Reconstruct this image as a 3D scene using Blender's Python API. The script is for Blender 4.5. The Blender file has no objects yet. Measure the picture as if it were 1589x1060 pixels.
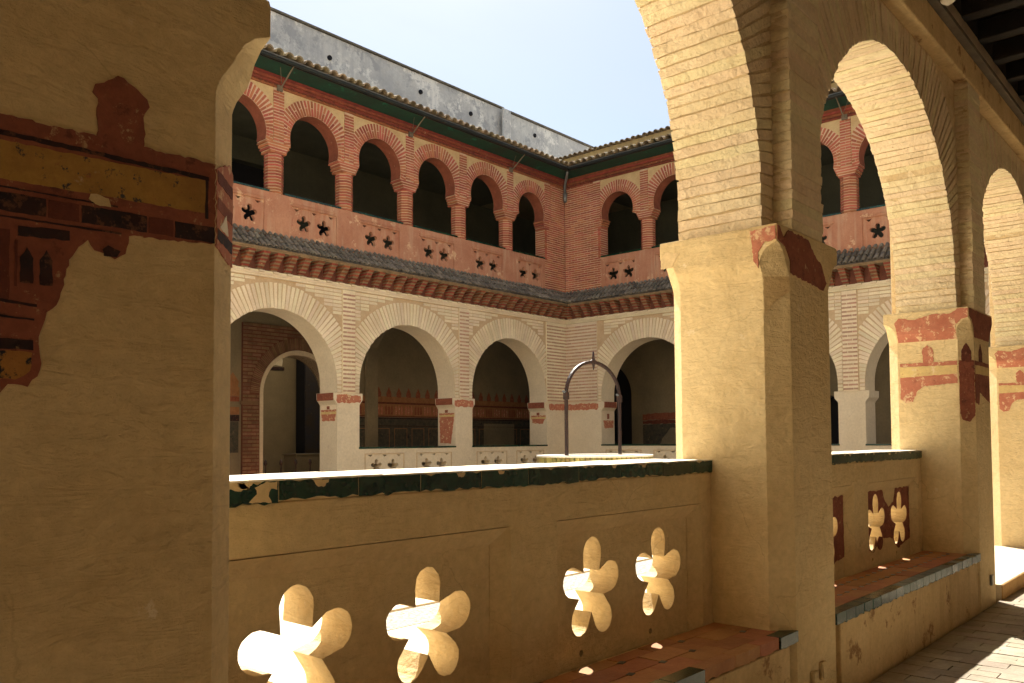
import bpy, math, random
import numpy as np
from mathutils import Vector, Matrix
from mathutils.geometry import tessellate_polygon
random.seed(7)
rng = np.random.RandomState(7)
C = bpy.context.scene.collection
sc = bpy.context.scene
PI = math.pi
# ------------------------------------------------------------------ camera
EYE = Vector((0, 0, 1.6))
yaw, pitch, roll = 0.7260, 0.0405, -0.0066
cam_d = bpy.data.cameras.new('camera'); cam = bpy.data.objects.new('camera', cam_d); C.objects.link(cam)
fw = Vector((math.cos(pitch)*math.cos(yaw), math.cos(pitch)*math.sin(yaw), math.sin(pitch)))
rt = Vector((math.sin(yaw), -math.cos(yaw), 0)); up = rt.cross(fw)
r2 = rt*math.cos(roll)+up*math.sin(roll); u2 = r2.cross(fw)
M = Matrix((r2, u2, -fw)).transposed().to_4x4(); M.translation = EYE
cam.matrix_world = M
cam_d.sensor_width = 36; cam_d.lens = 1310.6/1589*36
cam_d.shift_y = (629.5-530)/1589
cam_d.clip_start = .05; cam_d.clip_end = 2000
sc.camera = cam
# ------------------------------------------------------------------ light
SUN = Vector((.50, .604, 1.0)).normalized()
elev = math.asin(SUN.z); az = math.atan2(SUN.y, SUN.x)
w = bpy.data.worlds.new('World'); sc.world = w; w.use_nodes = True
nt = w.node_tree; nt.nodes.clear()
sky = nt.nodes.new('ShaderNodeTexSky'); sky.sky_type = 'NISHITA'; sky.sun_disc = False
sky.sun_elevation = elev; sky.sun_rotation = PI/2-az
sky.air_density = 1.0; sky.dust_density = 1.2; sky.ozone_density = 1.0
bg = nt.nodes.new('ShaderNodeBackground'); bg.inputs['Strength'].default_value = .055
wo = nt.nodes.new('ShaderNodeOutputWorld')
# thin high haze all over the dome
tcw = nt.nodes.new('ShaderNodeTexCoord'); mpw = nt.nodes.new('ShaderNodeMapping'); mpw.inputs['Scale'].default_value = (1, 1, 3)
nz = nt.nodes.new('ShaderNodeTexNoise'); nz.inputs['Scale'].default_value = 2.2; nz.inputs['Detail'].default_value = 8; nz.inputs['Roughness'].default_value = .55; nz.inputs['Distortion'].default_value = .6
rm = nt.nodes.new('ShaderNodeMapRange'); rm.inputs['From Min'].default_value = .35; rm.inputs['From Max'].default_value = .75; rm.inputs['To Min'].default_value = .18; rm.inputs['To Max'].default_value = .8
mw = nt.nodes.new('ShaderNodeMix'); mw.data_type = 'RGBA'; mw.inputs['B'].default_value = (5.0, 5.6, 5.9, 1)
nt.links.new(tcw.outputs['Generated'], mpw.inputs[0]); nt.links.new(mpw.outputs[0], nz.inputs['Vector']); nt.links.new(nz.outputs['Fac'], rm.inputs['Value']); nt.links.new(rm.outputs[0], mw.inputs['Factor'])
nt.links.new(sky.outputs[0], mw.inputs['A']); nt.links.new(mw.outputs['Result'], bg.inputs[0]); nt.links.new(bg.outputs[0], wo.inputs[0])
sl = bpy.data.lights.new('sun', 'SUN'); sl.energy = 5.0; sl.angle = math.radians(.5); sl.color = (1, .94, .84)
so = bpy.data.objects.new('sun', sl); C.objects.link(so); so.rotation_euler = SUN.to_track_quat('Z', 'Y').to_euler()
so.location = (10, 10, 30)
sc.view_settings.view_transform = 'Standard'; sc.view_settings.look = 'None'
sc.view_settings.exposure = 1.5; sc.view_settings.gamma = 1
sc.view_settings.use_curve_mapping = False
sc.render.engine = 'CYCLES'
sc.cycles.max_bounces = 8; sc.cycles.diffuse_bounces = 7
sc.cycles.use_denoising = True; sc.cycles.use_adaptive_sampling = True; sc.cycles.adaptive_threshold = .025
sc.cycles.sample_clamp_indirect = 8

# ------------------------------------------------------------------ materials
def nd(nt, t, **k):
    n = nt.nodes.new(t)
    for a, b in k.items(): setattr(n, a, b)
    return n
def mat(name, col, col2=None, rough=.9, scale=2.0, mix=.5, bump=.3, bscale=30, vary=0.0, spots=None, streak=None, island=0.0, bdist=.01, spec=.3, detail=6, trowel=0, crack=None):
    """plaster/brick/tile material: base colour, broad blotches of a second colour, fine relief, per-piece variation"""
    m = bpy.data.materials.new(name); m.use_nodes = True
    nt = m.node_tree; bs = nt.nodes['Principled BSDF']; L = nt.links.new
    bs.inputs['Roughness'].default_value = rough
    bs.inputs['Specular IOR Level'].default_value = spec
    geo = nd(nt, 'ShaderNodeNewGeometry')
    tc = nd(nt, 'ShaderNodeTexCoord')
    pos = geo.outputs['Position']
    col2 = col2 or tuple(c*.75 for c in col)
    n1 = nd(nt, 'ShaderNodeTexNoise'); n1.inputs['Scale'].default_value = scale; n1.inputs['Detail'].default_value = detail; n1.inputs['Roughness'].default_value = .65
    L(pos, n1.inputs['Vector'])
    r1 = nd(nt, 'ShaderNodeMapRange'); r1.inputs['From Min'].default_value = .35; r1.inputs['From Max'].default_value = .68; r1.inputs['To Max'].default_value = mix*2 if mix < .5 else 1
    L(n1.outputs['Fac'], r1.inputs['Value'])
    mx = nd(nt, 'ShaderNodeMix', data_type='RGBA'); mx.inputs['A'].default_value = (*col, 1); mx.inputs['B'].default_value = (*col2, 1)
    L(r1.outputs[0], mx.inputs['Factor'])
    out = mx.outputs['Result']
    # fine grain
    n2 = nd(nt, 'ShaderNodeTexNoise'); n2.inputs['Scale'].default_value = bscale; n2.inputs['Detail'].default_value = 8; n2.inputs['Roughness'].default_value = .7
    L(pos, n2.inputs['Vector'])
    r2_ = nd(nt, 'ShaderNodeMapRange'); r2_.inputs['To Min'].default_value = .72; r2_.inputs['To Max'].default_value = 1.28
    L(n2.outputs['Fac'], r2_.inputs['Value'])
    hv = nd(nt, 'ShaderNodeHueSaturation'); L(out, hv.inputs['Color']); L(r2_.outputs[0], hv.inputs['Value']); out = hv.outputs[0]
    if island:
        oi = nd(nt, 'ShaderNodeObjectInfo'); ad = nd(nt, 'ShaderNodeMath', operation='ADD'); L(geo.outputs['Random Per Island'], ad.inputs[0]); L(oi.outputs['Random'], ad.inputs[1])
        fr = nd(nt, 'ShaderNodeMath', operation='FRACT'); L(ad.outputs[0], fr.inputs[0])
        r3 = nd(nt, 'ShaderNodeMapRange'); r3.inputs['To Min'].default_value = 1-island; r3.inputs['To Max'].default_value = 1+island*.8
        L(fr.outputs[0], r3.inputs['Value'])
        h2 = nd(nt, 'ShaderNodeHueSaturation'); L(out, h2.inputs['Color']); L(r3.outputs[0], h2.inputs['Value'])
        r4 = nd(nt, 'ShaderNodeMapRange'); r4.inputs['To Min'].default_value = .485; r4.inputs['To Max'].default_value = .515
        mm = nd(nt, 'ShaderNodeMath', operation='MULTIPLY'); mm.inputs[1].default_value = 7.3; L(fr.outputs[0], mm.inputs[0])
        ff = nd(nt, 'ShaderNodeMath', operation='FRACT'); L(mm.outputs[0], ff.inputs[0]); L(ff.outputs[0], r4.inputs['Value']); L(r4.outputs[0], h2.inputs['Hue'])
        out = h2.outputs[0]
    if spots:   # (colour, scale, threshold) stains with a shape of their own
        for sp in ([spots] if not isinstance(spots, list) else spots):
            c3, s3, th = sp
            n3 = nd(nt, 'ShaderNodeTexNoise'); n3.inputs['Scale'].default_value = s3; n3.inputs['Detail'].default_value = 9; n3.inputs['Roughness'].default_value = .72
            mpp = nd(nt, 'ShaderNodeMapping'); mpp.inputs['Location'].default_value = (s3, 3.1*s3, 1.7); L(pos, mpp.inputs[0]); L(mpp.outputs[0], n3.inputs['Vector'])
            q = nd(nt, 'ShaderNodeMapRange'); q.inputs['From Min'].default_value = th; q.inputs['From Max'].default_value = th+.05; L(n3.outputs['Fac'], q.inputs['Value'])
            m3 = nd(nt, 'ShaderNodeMix', data_type='RGBA'); L(q.outputs[0], m3.inputs['Factor']); L(out, m3.inputs['A']); m3.inputs['B'].default_value = (*c3, 1); out = m3.outputs['Result']
    if streak:  # vertical run-off streaks
        mp = nd(nt, 'ShaderNodeMapping'); mp.inputs['Scale'].default_value = (6, 6, .7); L(pos, mp.inputs[0])
        n4 = nd(nt, 'ShaderNodeTexNoise'); n4.inputs['Scale'].default_value = 1.2; n4.inputs['Detail'].default_value = 6; L(mp.outputs[0], n4.inputs['Vector'])
        q = nd(nt, 'ShaderNodeMapRange'); q.inputs['From Min'].default_value = .5; q.inputs['From Max'].default_value = .75; q.inputs['To Max'].default_value = .7; L(n4.outputs['Fac'], q.inputs['Value'])
        m3 = nd(nt, 'ShaderNodeMix', data_type='RGBA'); L(q.outputs[0], m3.inputs['Factor']); L(out, m3.inputs['A']); m3.inputs['B'].default_value = (*streak, 1); out = m3.outputs['Result']
    if crack:   # hairline cracks
        nw = nd(nt, 'ShaderNodeTexNoise'); nw.inputs['Scale'].default_value = 3; nw.inputs['Detail'].default_value = 5; L(pos, nw.inputs['Vector'])
        va = nd(nt, 'ShaderNodeVectorMath', operation='MULTIPLY_ADD'); va.inputs[1].default_value = (.35, .35, .35); L(nw.outputs['Color'], va.inputs[0]); L(pos, va.inputs[2])
        vo = nd(nt, 'ShaderNodeTexVoronoi', feature='DISTANCE_TO_EDGE'); vo.inputs['Scale'].default_value = 1.15; L(va.outputs[0], vo.inputs['Vector'])
        c1 = nd(nt, 'ShaderNodeMapRange'); c1.inputs['From Min'].default_value = .0; c1.inputs['From Max'].default_value = .0045; c1.inputs['To Min'].default_value = 1; c1.inputs['To Max'].default_value = 0; L(vo.outputs['Distance'], c1.inputs['Value'])
        n6 = nd(nt, 'ShaderNodeTexNoise'); n6.inputs['Scale'].default_value = 1.7; n6.inputs['Detail'].default_value = 4; L(pos, n6.inputs['Vector'])
        c2 = nd(nt, 'ShaderNodeMapRange'); c2.inputs['From Min'].default_value = .52; c2.inputs['From Max'].default_value = .6; c2.inputs['To Max'].default_value = .6; L(n6.outputs['Fac'], c2.inputs['Value'])
        cm = nd(nt, 'ShaderNodeMath', operation='MULTIPLY'); L(c1.outputs[0], cm.inputs[0]); L(c2.outputs[0], cm.inputs[1])
        m3 = nd(nt, 'ShaderNodeMix', data_type='RGBA'); L(cm.outputs[0], m3.inputs['Factor']); L(out, m3.inputs['A']); m3.inputs['B'].default_value = (*crack, 1); out = m3.outputs['Result']
    L(out, bs.inputs['Base Color'])
    if bump:
        n5 = nd(nt, 'ShaderNodeTexNoise'); n5.inputs['Scale'].default_value = bscale*.22; n5.inputs['Detail'].default_value = 4; L(pos, n5.inputs['Vector'])
        ad = nd(nt, 'ShaderNodeMath', operation='MULTIPLY_ADD'); ad.inputs[1].default_value = 2.2; L(n5.outputs['Fac'], ad.inputs[0]); L(n2.outputs['Fac'], ad.inputs[2])
        if trowel:
            mt = nd(nt, 'ShaderNodeMapping'); mt.inputs['Scale'].default_value = (3, 3, 11); mt.inputs['Rotation'].default_value = (.25, .3, 0); L(pos, mt.inputs[0])
            n7 = nd(nt, 'ShaderNodeTexNoise'); n7.inputs['Scale'].default_value = 1.6; n7.inputs['Detail'].default_value = 9; n7.inputs['Roughness'].default_value = .62; n7.inputs['Distortion'].default_value = 1.2; L(mt.outputs[0], n7.inputs['Vector'])
            a7 = nd(nt, 'ShaderNodeMath', operation='MULTIPLY_ADD'); a7.inputs[1].default_value = trowel; L(n7.outputs['Fac'], a7.inputs[0]); L(ad.outputs[0], a7.inputs[2]); ad = a7
        b = nd(nt, 'ShaderNodeBump'); b.inputs['Strength'].default_value = bump; b.inputs['Distance'].default_value = bdist
        L(ad.outputs[0], b.inputs['Height']); L(b.outputs[0], bs.inputs['Normal'])
    return m
m_plaster = mat('ochre_plaster', (.69, .54, .30), (.60, .445, .225), scale=1.6, bump=.75, bscale=24, bdist=.018, spots=[((.52, .38, .20), 3.0, .66), ((.74, .61, .40), 7, .65), ((.36, .24, .12), 34, .745)], trowel=1.3, crack=(.38, .27, .14))
m_plaster2 = mat('stained_ochre_plaster', (.65, .485, .255), (.54, .38, .185), scale=2.2, bump=.55, bscale=30, bdist=.018, spots=[((.30, .175, .075), 4.5, .575), ((.63, .48, .27), 9, .64)], streak=(.42, .28, .13), trowel=1.3)
m_white = mat('limewashed_brick', (.78, .66, .44), (.70, .56, .35), scale=3, bump=.9, bscale=34, bdist=.022, island=.04, spots=((.50, .33, .17), 13, .66))
m_core = mat('limewashed_mortar', (.66, .52, .32), (.54, .40, .22), scale=6, bump=.8, bscale=40, bdist=.02)
m_ringface = mat('tan_brick_face', (.50, .32, .14), (.38, .22, .09), scale=4, bump=.7, bscale=40, bdist=.015, island=.12, spots=((.30, .16, .06), 8, .64))
m_farwhite = mat('cream_brick', (.74, .65, .49), (.60, .50, .36), scale=1.0, bump=.3, bscale=30, island=.10)
m_farjoint = mat('tan_joint', (.54, .41, .27), (.46, .33, .20), scale=3, bump=.3)
m_farplaster = mat('pale_plaster', (.67, .58, .44), (.59, .50, .37), scale=1.2, bump=.25, bscale=18, spots=((.50, .40, .30), 3, .64))
m_pinkbrick = mat('washed_pink_brick', (.47, .33, .24), (.42, .24, .17), scale=5, bump=.3, island=.16)
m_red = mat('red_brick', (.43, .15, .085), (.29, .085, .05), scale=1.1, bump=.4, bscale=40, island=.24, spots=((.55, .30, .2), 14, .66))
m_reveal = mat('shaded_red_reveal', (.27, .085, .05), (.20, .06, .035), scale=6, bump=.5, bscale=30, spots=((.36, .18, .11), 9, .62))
m_cred = mat('dark_corbel_brick', (.29, .08, .045), (.17, .05, .03), scale=6, bump=.4, island=.3, spots=((.40, .27, .17), 10, .62))
m_redjoint = mat('pink_mortar', (.62, .45, .32), (.48, .30, .20), scale=1.3, bump=.3)
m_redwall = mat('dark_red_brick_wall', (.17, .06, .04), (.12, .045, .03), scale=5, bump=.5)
m_corbel_m = mat('corbel_mortar', (.29, .205, .125), (.18, .125, .075), scale=6)
m_infill = mat('yellow_ochre_infill', (.58, .43, .24), (.48, .33, .17), scale=3, bump=.3)
m_rose = mat('rose_plaster', (.45, .225, .14), (.36, .155, .095), scale=1.6, bump=.3, bscale=25, spots=[((.58, .38, .24), 2.5, .58), ((.36, .13, .09), 6, .62)], streak=(.50, .33, .22))
m_greenwood = mat('green_paint_board', (.010, .060, .040), (.016, .035, .028), scale=1.5, rough=.6, bump=.3, spots=((.012, .14, .085), 2.0, .60))
m_glaze = mat('green_glazed_tile', (.004, .026, .017), (.010, .055, .036), scale=14, rough=.22, bump=.35, bscale=30, bdist=.006, island=.35, spots=((.10, .06, .03), 22, .70), spec=.5)
m_greyglaze = mat('worn_grey_green_glaze', (.12, .16, .145), (.04, .09, .08), scale=16, rough=.35, bump=.4, bscale=30, bdist=.006, island=.25, spots=((.30, .30, .27), 20, .60), spec=.5)
m_terra = mat('terracotta_tile', (.42, .20, .085), (.33, .14, .06), scale=6, rough=.7, bump=.4, bscale=40, bdist=.006, island=.18, spots=((.42, .24, .12), 8, .64))
m_terra_d = mat('dark_inset_tile', (.06, .06, .04), rough=.4, scale=8)
m_cap = mat('pale_sill_top', (.80, .74, .62), (.70, .62, .48), scale=6, rough=.8, bump=.4)
m_roof = mat('weathered_roof_tile', (.30, .23, .14), (.14, .11, .075), scale=5, bump=.6, bscale=30, bdist=.02, island=.25, spots=((.42, .38, .28), 7, .62))
m_skirt = mat('grey_skirt_tile', (.23, .20, .16), (.12, .105, .085), scale=6, bump=.6, bscale=30, bdist=.02, island=.3, spots=((.27, .24, .2), 9, .6))
m_greywall = mat('weathered_grey_render', (.66, .65, .62), (.40, .40, .41), scale=.5, bump=.5, bscale=12, bdist=.04, detail=12, spots=[((.78, .76, .72), .8, .52), ((.38, .38, .39), 1.6, .545), ((.45, .45, .45), 6, .56), ((.66, .60, .50), 3.5, .68)], streak=(.42, .42, .43))
m_yellowwall = mat('yellow_render', (.58, .46, .24), (.42, .33, .18), scale=1.5, bump=.4, streak=(.35, .28, .18))
m_iron = mat('wrought_iron', (.045, .022, .018), (.02, .015, .014), rough=.5, scale=14, bump=.2)
m_metal = mat('gutter_zinc', (.22, .24, .25), (.14, .15, .16), rough=.4, scale=4, bump=.1)
m_metal.node_tree.nodes['Principled BSDF'].inputs['Metallic'].default_value = .5
m_darkmetal = mat('painted_gutter', (.02, .025, .025), rough=.5, bump=.1)
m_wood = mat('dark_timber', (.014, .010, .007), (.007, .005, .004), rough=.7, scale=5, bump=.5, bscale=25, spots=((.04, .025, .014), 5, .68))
m_woodpale = mat('grey_timber', (.18, .15, .11), (.12, .095, .07), rough=.8, scale=4, bump=.4)
m_floor = mat('worn_paver', (.36, .31, .23), (.25, .205, .145), scale=3, rough=.6, bump=.5, bscale=28, bdist=.008, island=.14, spots=((.20, .15, .1), 6, .66))
m_floorjoint = mat('paver_joint', (.13, .10, .07), rough=.95, bump=.3)
m_step = mat('pale_step_tile', (.66, .56, .40), (.55, .44, .30), scale=4, rough=.7, bump=.4)
m_stepedge = mat('ochre_step_edge', (.52, .32, .12), (.42, .24, .09), scale=5)
m_pave = mat('pale_courtyard_paving', (.78, .70, .54), (.70, .62, .48), scale=1.5, bump=.3)
m_gravel = mat('courtyard_gravel', (.60, .56, .48), (.16, .14, .11), scale=30, bump=.8, bscale=60, bdist=.03)
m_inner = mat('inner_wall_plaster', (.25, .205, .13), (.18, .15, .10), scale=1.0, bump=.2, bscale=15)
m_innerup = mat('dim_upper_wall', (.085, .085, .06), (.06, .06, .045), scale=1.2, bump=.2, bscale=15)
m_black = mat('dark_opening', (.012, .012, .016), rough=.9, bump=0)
m_well = mat('yellow_green_glaze', (.40, .30, .10), (.14, .16, .06), scale=18, rough=.4, bump=.3, island=.35)
m_welltop = mat('white_marble', (.78, .76, .70), (.7, .66, .58), scale=5, rough=.5, bump=.2)
m_wellbody = mat('well_plaster', (.62, .54, .42), scale=3)
# mural pigments
p_red = mat('mural_red', (.28, .095, .055), (.20, .06, .038), scale=10, bump=.5, bscale=50, spots=[((.40, .25, .13), 26, .60), ((.50, .36, .19), 7, .63), ((.14, .045, .03), 12, .58)])
p_red2 = mat('mural_brick_red', (.46, .18, .11), (.38, .13, .08), scale=7, bump=.5, bscale=40, spots=[((.62, .42, .25), 12, .555), ((.30, .11, .07), 16, .60), ((.64, .48, .28), 5, .60)])
p_dark = mat('mural_black', (.022, .018, .022), (.05, .02, .018), scale=12, bump=.5, bscale=50, spots=[((.12, .055, .035), 30, .55), ((.30, .18, .09), 11, .64)])
p_yel = mat('mural_yellow', (.42, .25, .06), (.30, .16, .045), scale=9, bump=.5, bscale=50, spots=[((.045, .045, .05), 30, .575), ((.30, .12, .05), 19, .60), ((.45, .32, .16), 14, .62)])
p_yel2 = mat('mural_pale_yellow', (.62, .47, .20), (.54, .38, .17), scale=6, bump=.4, spots=[((.45, .25, .12), 14, .60), ((.66, .52, .31), 8, .58)])
p_maroon = mat('mural_maroon', (.17, .05, .033), (.10, .03, .022), scale=10, bump=.5, bscale=50, spots=[((.30, .13, .07), 22, .58), ((.06, .03, .03), 15, .6)])
p_edge = mat('broken_plaster_edge', (.66, .50, .28), scale=9, bump=.6)
p_spot = mat('mural_spots', (.40, .20, .05), (.30, .14, .04), scale=9, bump=.4, spots=((.02, .025, .03), 19, .54))
p_dado = mat('tile_dado', (.10, .085, .06), (.04, .045, .04), scale=7, bump=.2, spots=[((.17, .13, .08), 9, .58), ((.02, .02, .03), 8, .6)])
p_orange = mat('frieze_orange', (.34, .17, .08), (.25, .11, .05), scale=6, bump=.2, spots=((.15, .05, .04), 9, .62))

# ------------------------------------------------------------------ mesh builders
class MB:
    def __init__(s): s.v = []; s.f = []; s.m = []
    def add(s, vs, fs, mi=0):
        b = len(s.v); s.v += [tuple(p) for p in vs]; s.f += [tuple(i+b for i in f) for f in fs]; s.m += [mi]*len(fs); return s
    def box(s, a, b, mi=0):
        x0, y0, z0 = (min(a[i], b[i]) for i in range(3)); x1, y1, z1 = (max(a[i], b[i]) for i in range(3))
        vs = [(x0,y0,z0),(x1,y0,z0),(x1,y1,z0),(x0,y1,z0),(x0,y0,z1),(x1,y0,z1),(x1,y1,z1),(x0,y1,z1)]
        return s.add(vs, [(0,3,2,1),(4,5,6,7),(0,1,5,4),(1,2,6,5),(2,3,7,6),(3,0,4,7)], mi)
    def build(s, name, mats, parent=None, bevel=0, smooth=False, link=True):
        me = bpy.data.meshes.new(name); me.from_pydata(s.v, [], s.f)
        mats = mats if isinstance(mats, (list, tuple)) else [mats]
        for m in mats: me.materials.append(m)
        if len(mats) > 1: me.polygons.foreach_set('material_index', s.m)
        if smooth: me.polygons.foreach_set('use_smooth', [True]*len(me.polygons))
        me.update()
        o = bpy.data.objects.new(name, me)
        if link: C.objects.link(o)
        if parent: o.parent = parent
        if bevel:
            b = o.modifiers.new('b', 'BEVEL'); b.width = bevel; b.segments = 3; b.limit_method = 'ANGLE'; b.angle_limit = math.radians(30); b.harden_normals = False
        return o
def fixn(o):
    import bmesh
    bm = bmesh.new(); bm.from_mesh(o.data); bmesh.ops.recalc_face_normals(bm, faces=bm.faces); bm.to_mesh(o.data); bm.free(); return o
class Fr:   # facade frame: u along the wall, w up, n outwards
    def __init__(s, f): s.f = f
    def p(s, u, w, n): return s.f(u, w, n)
DY, WX = 17.13, 22.0
FA = Fr(lambda u, w, n: (WX-u, DY-n, w))
FB = Fr(lambda u, w, n: (WX-n, DY-u, w))
NA = Fr(lambda u, w, n: (u, -n, w))        # near arcade: u = x, n = -y  (outwards = towards the gallery)
def fbox(mb, fr, u0, u1, w0, w1, n0, n1, mi=0):
    vs = [fr.p(u, w_, n) for n in (n0, n1) for w_ in (w0, w1) for u in (u0, u1)]
    return mb.add(vs, [(0,1,3,2),(4,6,7,5),(0,4,5,1),(2,3,7,6),(0,2,6,4),(1,5,7,3)], mi)
def plate(mb, fr, outer, holes, n0, n1, mi=0, mside=None, taper=None):
    """extruded 2-D polygon with holes; n0 = back, n1 = front"""
    loops = [outer]+list(holes); pts = [p for l in loops for p in l]
    tris = tessellate_polygon([[Vector((p[0], p[1], 0)) for p in l] for l in loops])
    N = len(pts); back = list(pts)
    vs = [fr.p(p[0], p[1], n1) for p in pts]+[fr.p(p[0], p[1], n0) for p in back]
    fs = [tuple(t) for t in tris]+[tuple(i+N for i in reversed(t)) for t in tris]
    mb.add(vs, fs, mi); b0 = 0; sf = []
    for l in loops:
        k = len(l)
        for i in range(k):
            a, c = b0+i, b0+(i+1) % k
            sf.append((a, c, c+N, a+N))
        b0 += k
    base = len(mb.v)-2*N
    mb.f += [tuple(i+base for i in f) for f in sf]; mb.m += [mside if mside is not None else mi]*len(sf)
    return mb
def empty(name, loc, label, cat, group=None):
    o = bpy.data.objects.new(name, None); C.objects.link(o); o.location = loc; o.empty_display_size = .2
    o['label'] = label; o['category'] = cat
    if group: o['group'] = group
    PARINV[o.name] = Matrix.Translation(loc).inverted(); return o
PARINV = {}
def put(mb, name, mats, parent, **k):
    """build in world coordinates under a parent"""
    o = mb.build(name, mats, None, **k); fixn(o); o.parent = parent
    o.matrix_parent_inverse = world_inv(parent); return o
def world_inv(p):   # meshes are built in world coordinates (identity), only Empties are placed
    return Matrix.Translation(p.location).inverted() if p.type == 'EMPTY' else Matrix.Identity(4)
def tag(o, label=None, cat=None, group=None, kind=None):
    for k, v in (('label', label), ('category', cat), ('group', group), ('kind', kind)):
        if v: o[k] = v
    return o

# shared piece meshes, unit box -.5...5, irregular, slightly rounded edges
def unit_piece(name, mats, seed, j=.03, seg=(1, 1, 1), bev=.06):
    import bmesh
    bm = bmesh.new(); r = random.Random(seed)
    bmesh.ops.create_cube(bm, size=1)
    if seg != (1, 1, 1):
        for ax in range(3):
            for s in range(1, seg[ax]):
                c = -.5+s/seg[ax]; n = [0, 0, 0]; n[ax] = 1; p = [0, 0, 0]; p[ax] = c
                bmesh.ops.bisect_plane(bm, geom=bm.verts[:]+bm.edges[:]+bm.faces[:], plane_co=p, plane_no=n)
    for v in bm.verts:
        for a in range(3): v.co[a] += r.uniform(-j, j)
    me = bpy.data.meshes.new(name); bm.to_mesh(me); bm.free()
    for m in (mats if isinstance(mats, (list, tuple)) else [mats]): me.materials.append(m)
    return me
class Pieces:
    """loose pieces of one kind: the 300 showing largest become objects, the rest one 'stuff' part"""
    def __init__(s, parent, name, meshes, limit=300, behind=None):
        s.parent, s.name, s.meshes, s.items, s.limit, s.behind = parent, name, meshes, [], limit, behind
    def add(s, mtx, mi=None): s.items.append((mtx, random.randrange(len(s.meshes)) if mi is None else mi))
    def box(s, fr, u0, u1, w0, w1, n0, n1):
        a = Vector(fr.p(u0, w0, n0)); U = Vector(fr.p(u1, w0, n0))-a; V = Vector(fr.p(u0, w1, n0))-a; N = Vector(fr.p(u0, w0, n1))-a
        c = a+(U+V+N)/2
        m = Matrix((U, N, V)).transposed().to_4x4(); m.translation = c; s.add(m)
    def done(s):
        def vis(it):
            m = it[0]; p = m.translation; d = (p-EYE); dist = d.length
            z = d.dot(fw)
            if z < .1: return -1
            x = d.dot(r2)/z*1310.6+794.5; y = 629.5-d.dot(u2)/z*1310.6
            inside = -20 < x < 1609 and -20 < y < 1080 and not (s.behind and s.behind(x, y))
            sz = sorted([m.col[i].to_3d().length for i in range(3)])
            return (1 if inside else 1e-3)*sz[2]*sz[1]/dist**2
        s.items.sort(key=vis, reverse=True)
        inv = world_inv(s.parent)
        for m, mi in s.items[:s.limit]:
            o = bpy.data.objects.new(s.name, s.meshes[mi]); C.objects.link(o); o.parent = s.parent
            o.matrix_parent_inverse = inv; o.matrix_basis = m
        rest = s.items[s.limit:]
        if rest:
            V, F, MI = [], [], []; b = 0; cache = {}
            for m, mi in rest:
                me = s.meshes[mi]
                if mi not in cache:
                    a = np.array([v.co[:] for v in me.vertices]); cache[mi] = (a, [tuple(p.vertices) for p in me.polygons], [p.material_index for p in me.polygons])
                a, fs, ms = cache[mi]; R = np.array(m)[:3, :3]; t = np.array(m)[:3, 3]
                V.append(a@R.T+t)
                if np.linalg.det(R) < 0: F += [tuple(i+b for i in reversed(f)) for f in fs]
                else: F += [tuple(i+b for i in f) for f in fs]
                MI += ms; b += len(a)
            me = bpy.data.meshes.new(s.name); me.from_pydata(np.concatenate(V).tolist(), [], F)
            for mm in s.meshes[0].materials: me.materials.append(mm)
            if len(s.meshes[0].materials) > 1: me.polygons.foreach_set('material_index', MI)
            me.update(); o = bpy.data.objects.new(s.name, me); C.objects.link(o); o.parent = s.parent; o.matrix_parent_inverse = inv; o['kind'] = 'stuff'
def occl(x, y):     # what the near piers hide in the picture (only used to rank pieces by visible size)
    return x < 357 or 1045 < x < 1265 or x > 1390
def tube(mb, pts, r, seg=8, mi=0, closed_ends=True):
    pts = [Vector(p) for p in pts]; rs = r if isinstance(r, (list, tuple)) else [r]*len(pts); rings = []
    for i, p in enumerate(pts):
        d = (pts[min(i+1, len(pts)-1)]-pts[max(i-1, 0)]).normalized()
        a = d.cross(Vector((0, 0, 1)));
        if a.length < .05: a = d.cross(Vector((0, 1, 0)))
        a.normalize(); b = d.cross(a)
        rings.append([p+(a*math.cos(2*PI*k/seg)+b*math.sin(2*PI*k/seg))*rs[i] for k in range(seg)])
    vs = [v for r_ in rings for v in r_]; fs = []
    for i in range(len(pts)-1):
        for k in range(seg): fs.append((i*seg+k, i*seg+(k+1) % seg, (i+1)*seg+(k+1) % seg, (i+1)*seg+k))
    fs += [tuple(range(seg))[::-1], tuple((len(pts)-1)*seg+k for k in range(seg))]
    return mb.add(vs, fs, mi)
def star(cx, cz, R=.22, n=60, jit=.035):
    """five bulbous lobes joined by short necks, one lobe up"""
    rr = random.Random(int(cx*1000)+int(cz*77)); out = []; m = max(5, n//5-2)
    rho = R*.305; c = R-rho
    for L in range(5):
        a = 2*PI*L/5+rr.uniform(-jit, jit)*2; k = 1+rr.uniform(-jit, jit)*1.5; ax, az_ = math.sin(a), math.cos(a)
        for q in range(m):
            t = math.radians(-94+188*q/(m-1)); l = c*k+rho*k*math.cos(t)*1.08; d = rho*k*math.sin(t)
            out.append((cx+ax*l+az_*d+rr.uniform(-.0015, .0015), cz+az_*l-ax*d+rr.uniform(-.0015, .0015)))
        an = a+PI/5; out.append((cx+math.sin(an)*R*.46, cz+math.cos(an)*R*.46))
    return out
def circle(cx, cz, r, n=8): return [(cx+r*math.cos(2*PI*k/n), cz+r*math.sin(2*PI*k/n)) for k in range(n)]
def jag(pts, amp=.006, step=.03, seed=1):
    """rough up a polygon's outline"""
    r = random.Random(seed); out = []
    for i, p in enumerate(pts):
        q = pts[(i+1) % len(pts)]; L = math.hypot(q[0]-p[0], q[1]-p[1]); n = max(1, int(L/step))
        for k in range(n):
            t = k/n; a = amp if k else amp*.4
            out.append((p[0]+(q[0]-p[0])*t+r.uniform(-a, a), p[1]+(q[1]-p[1])*t+r.uniform(-a, a)))
    return out

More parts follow.
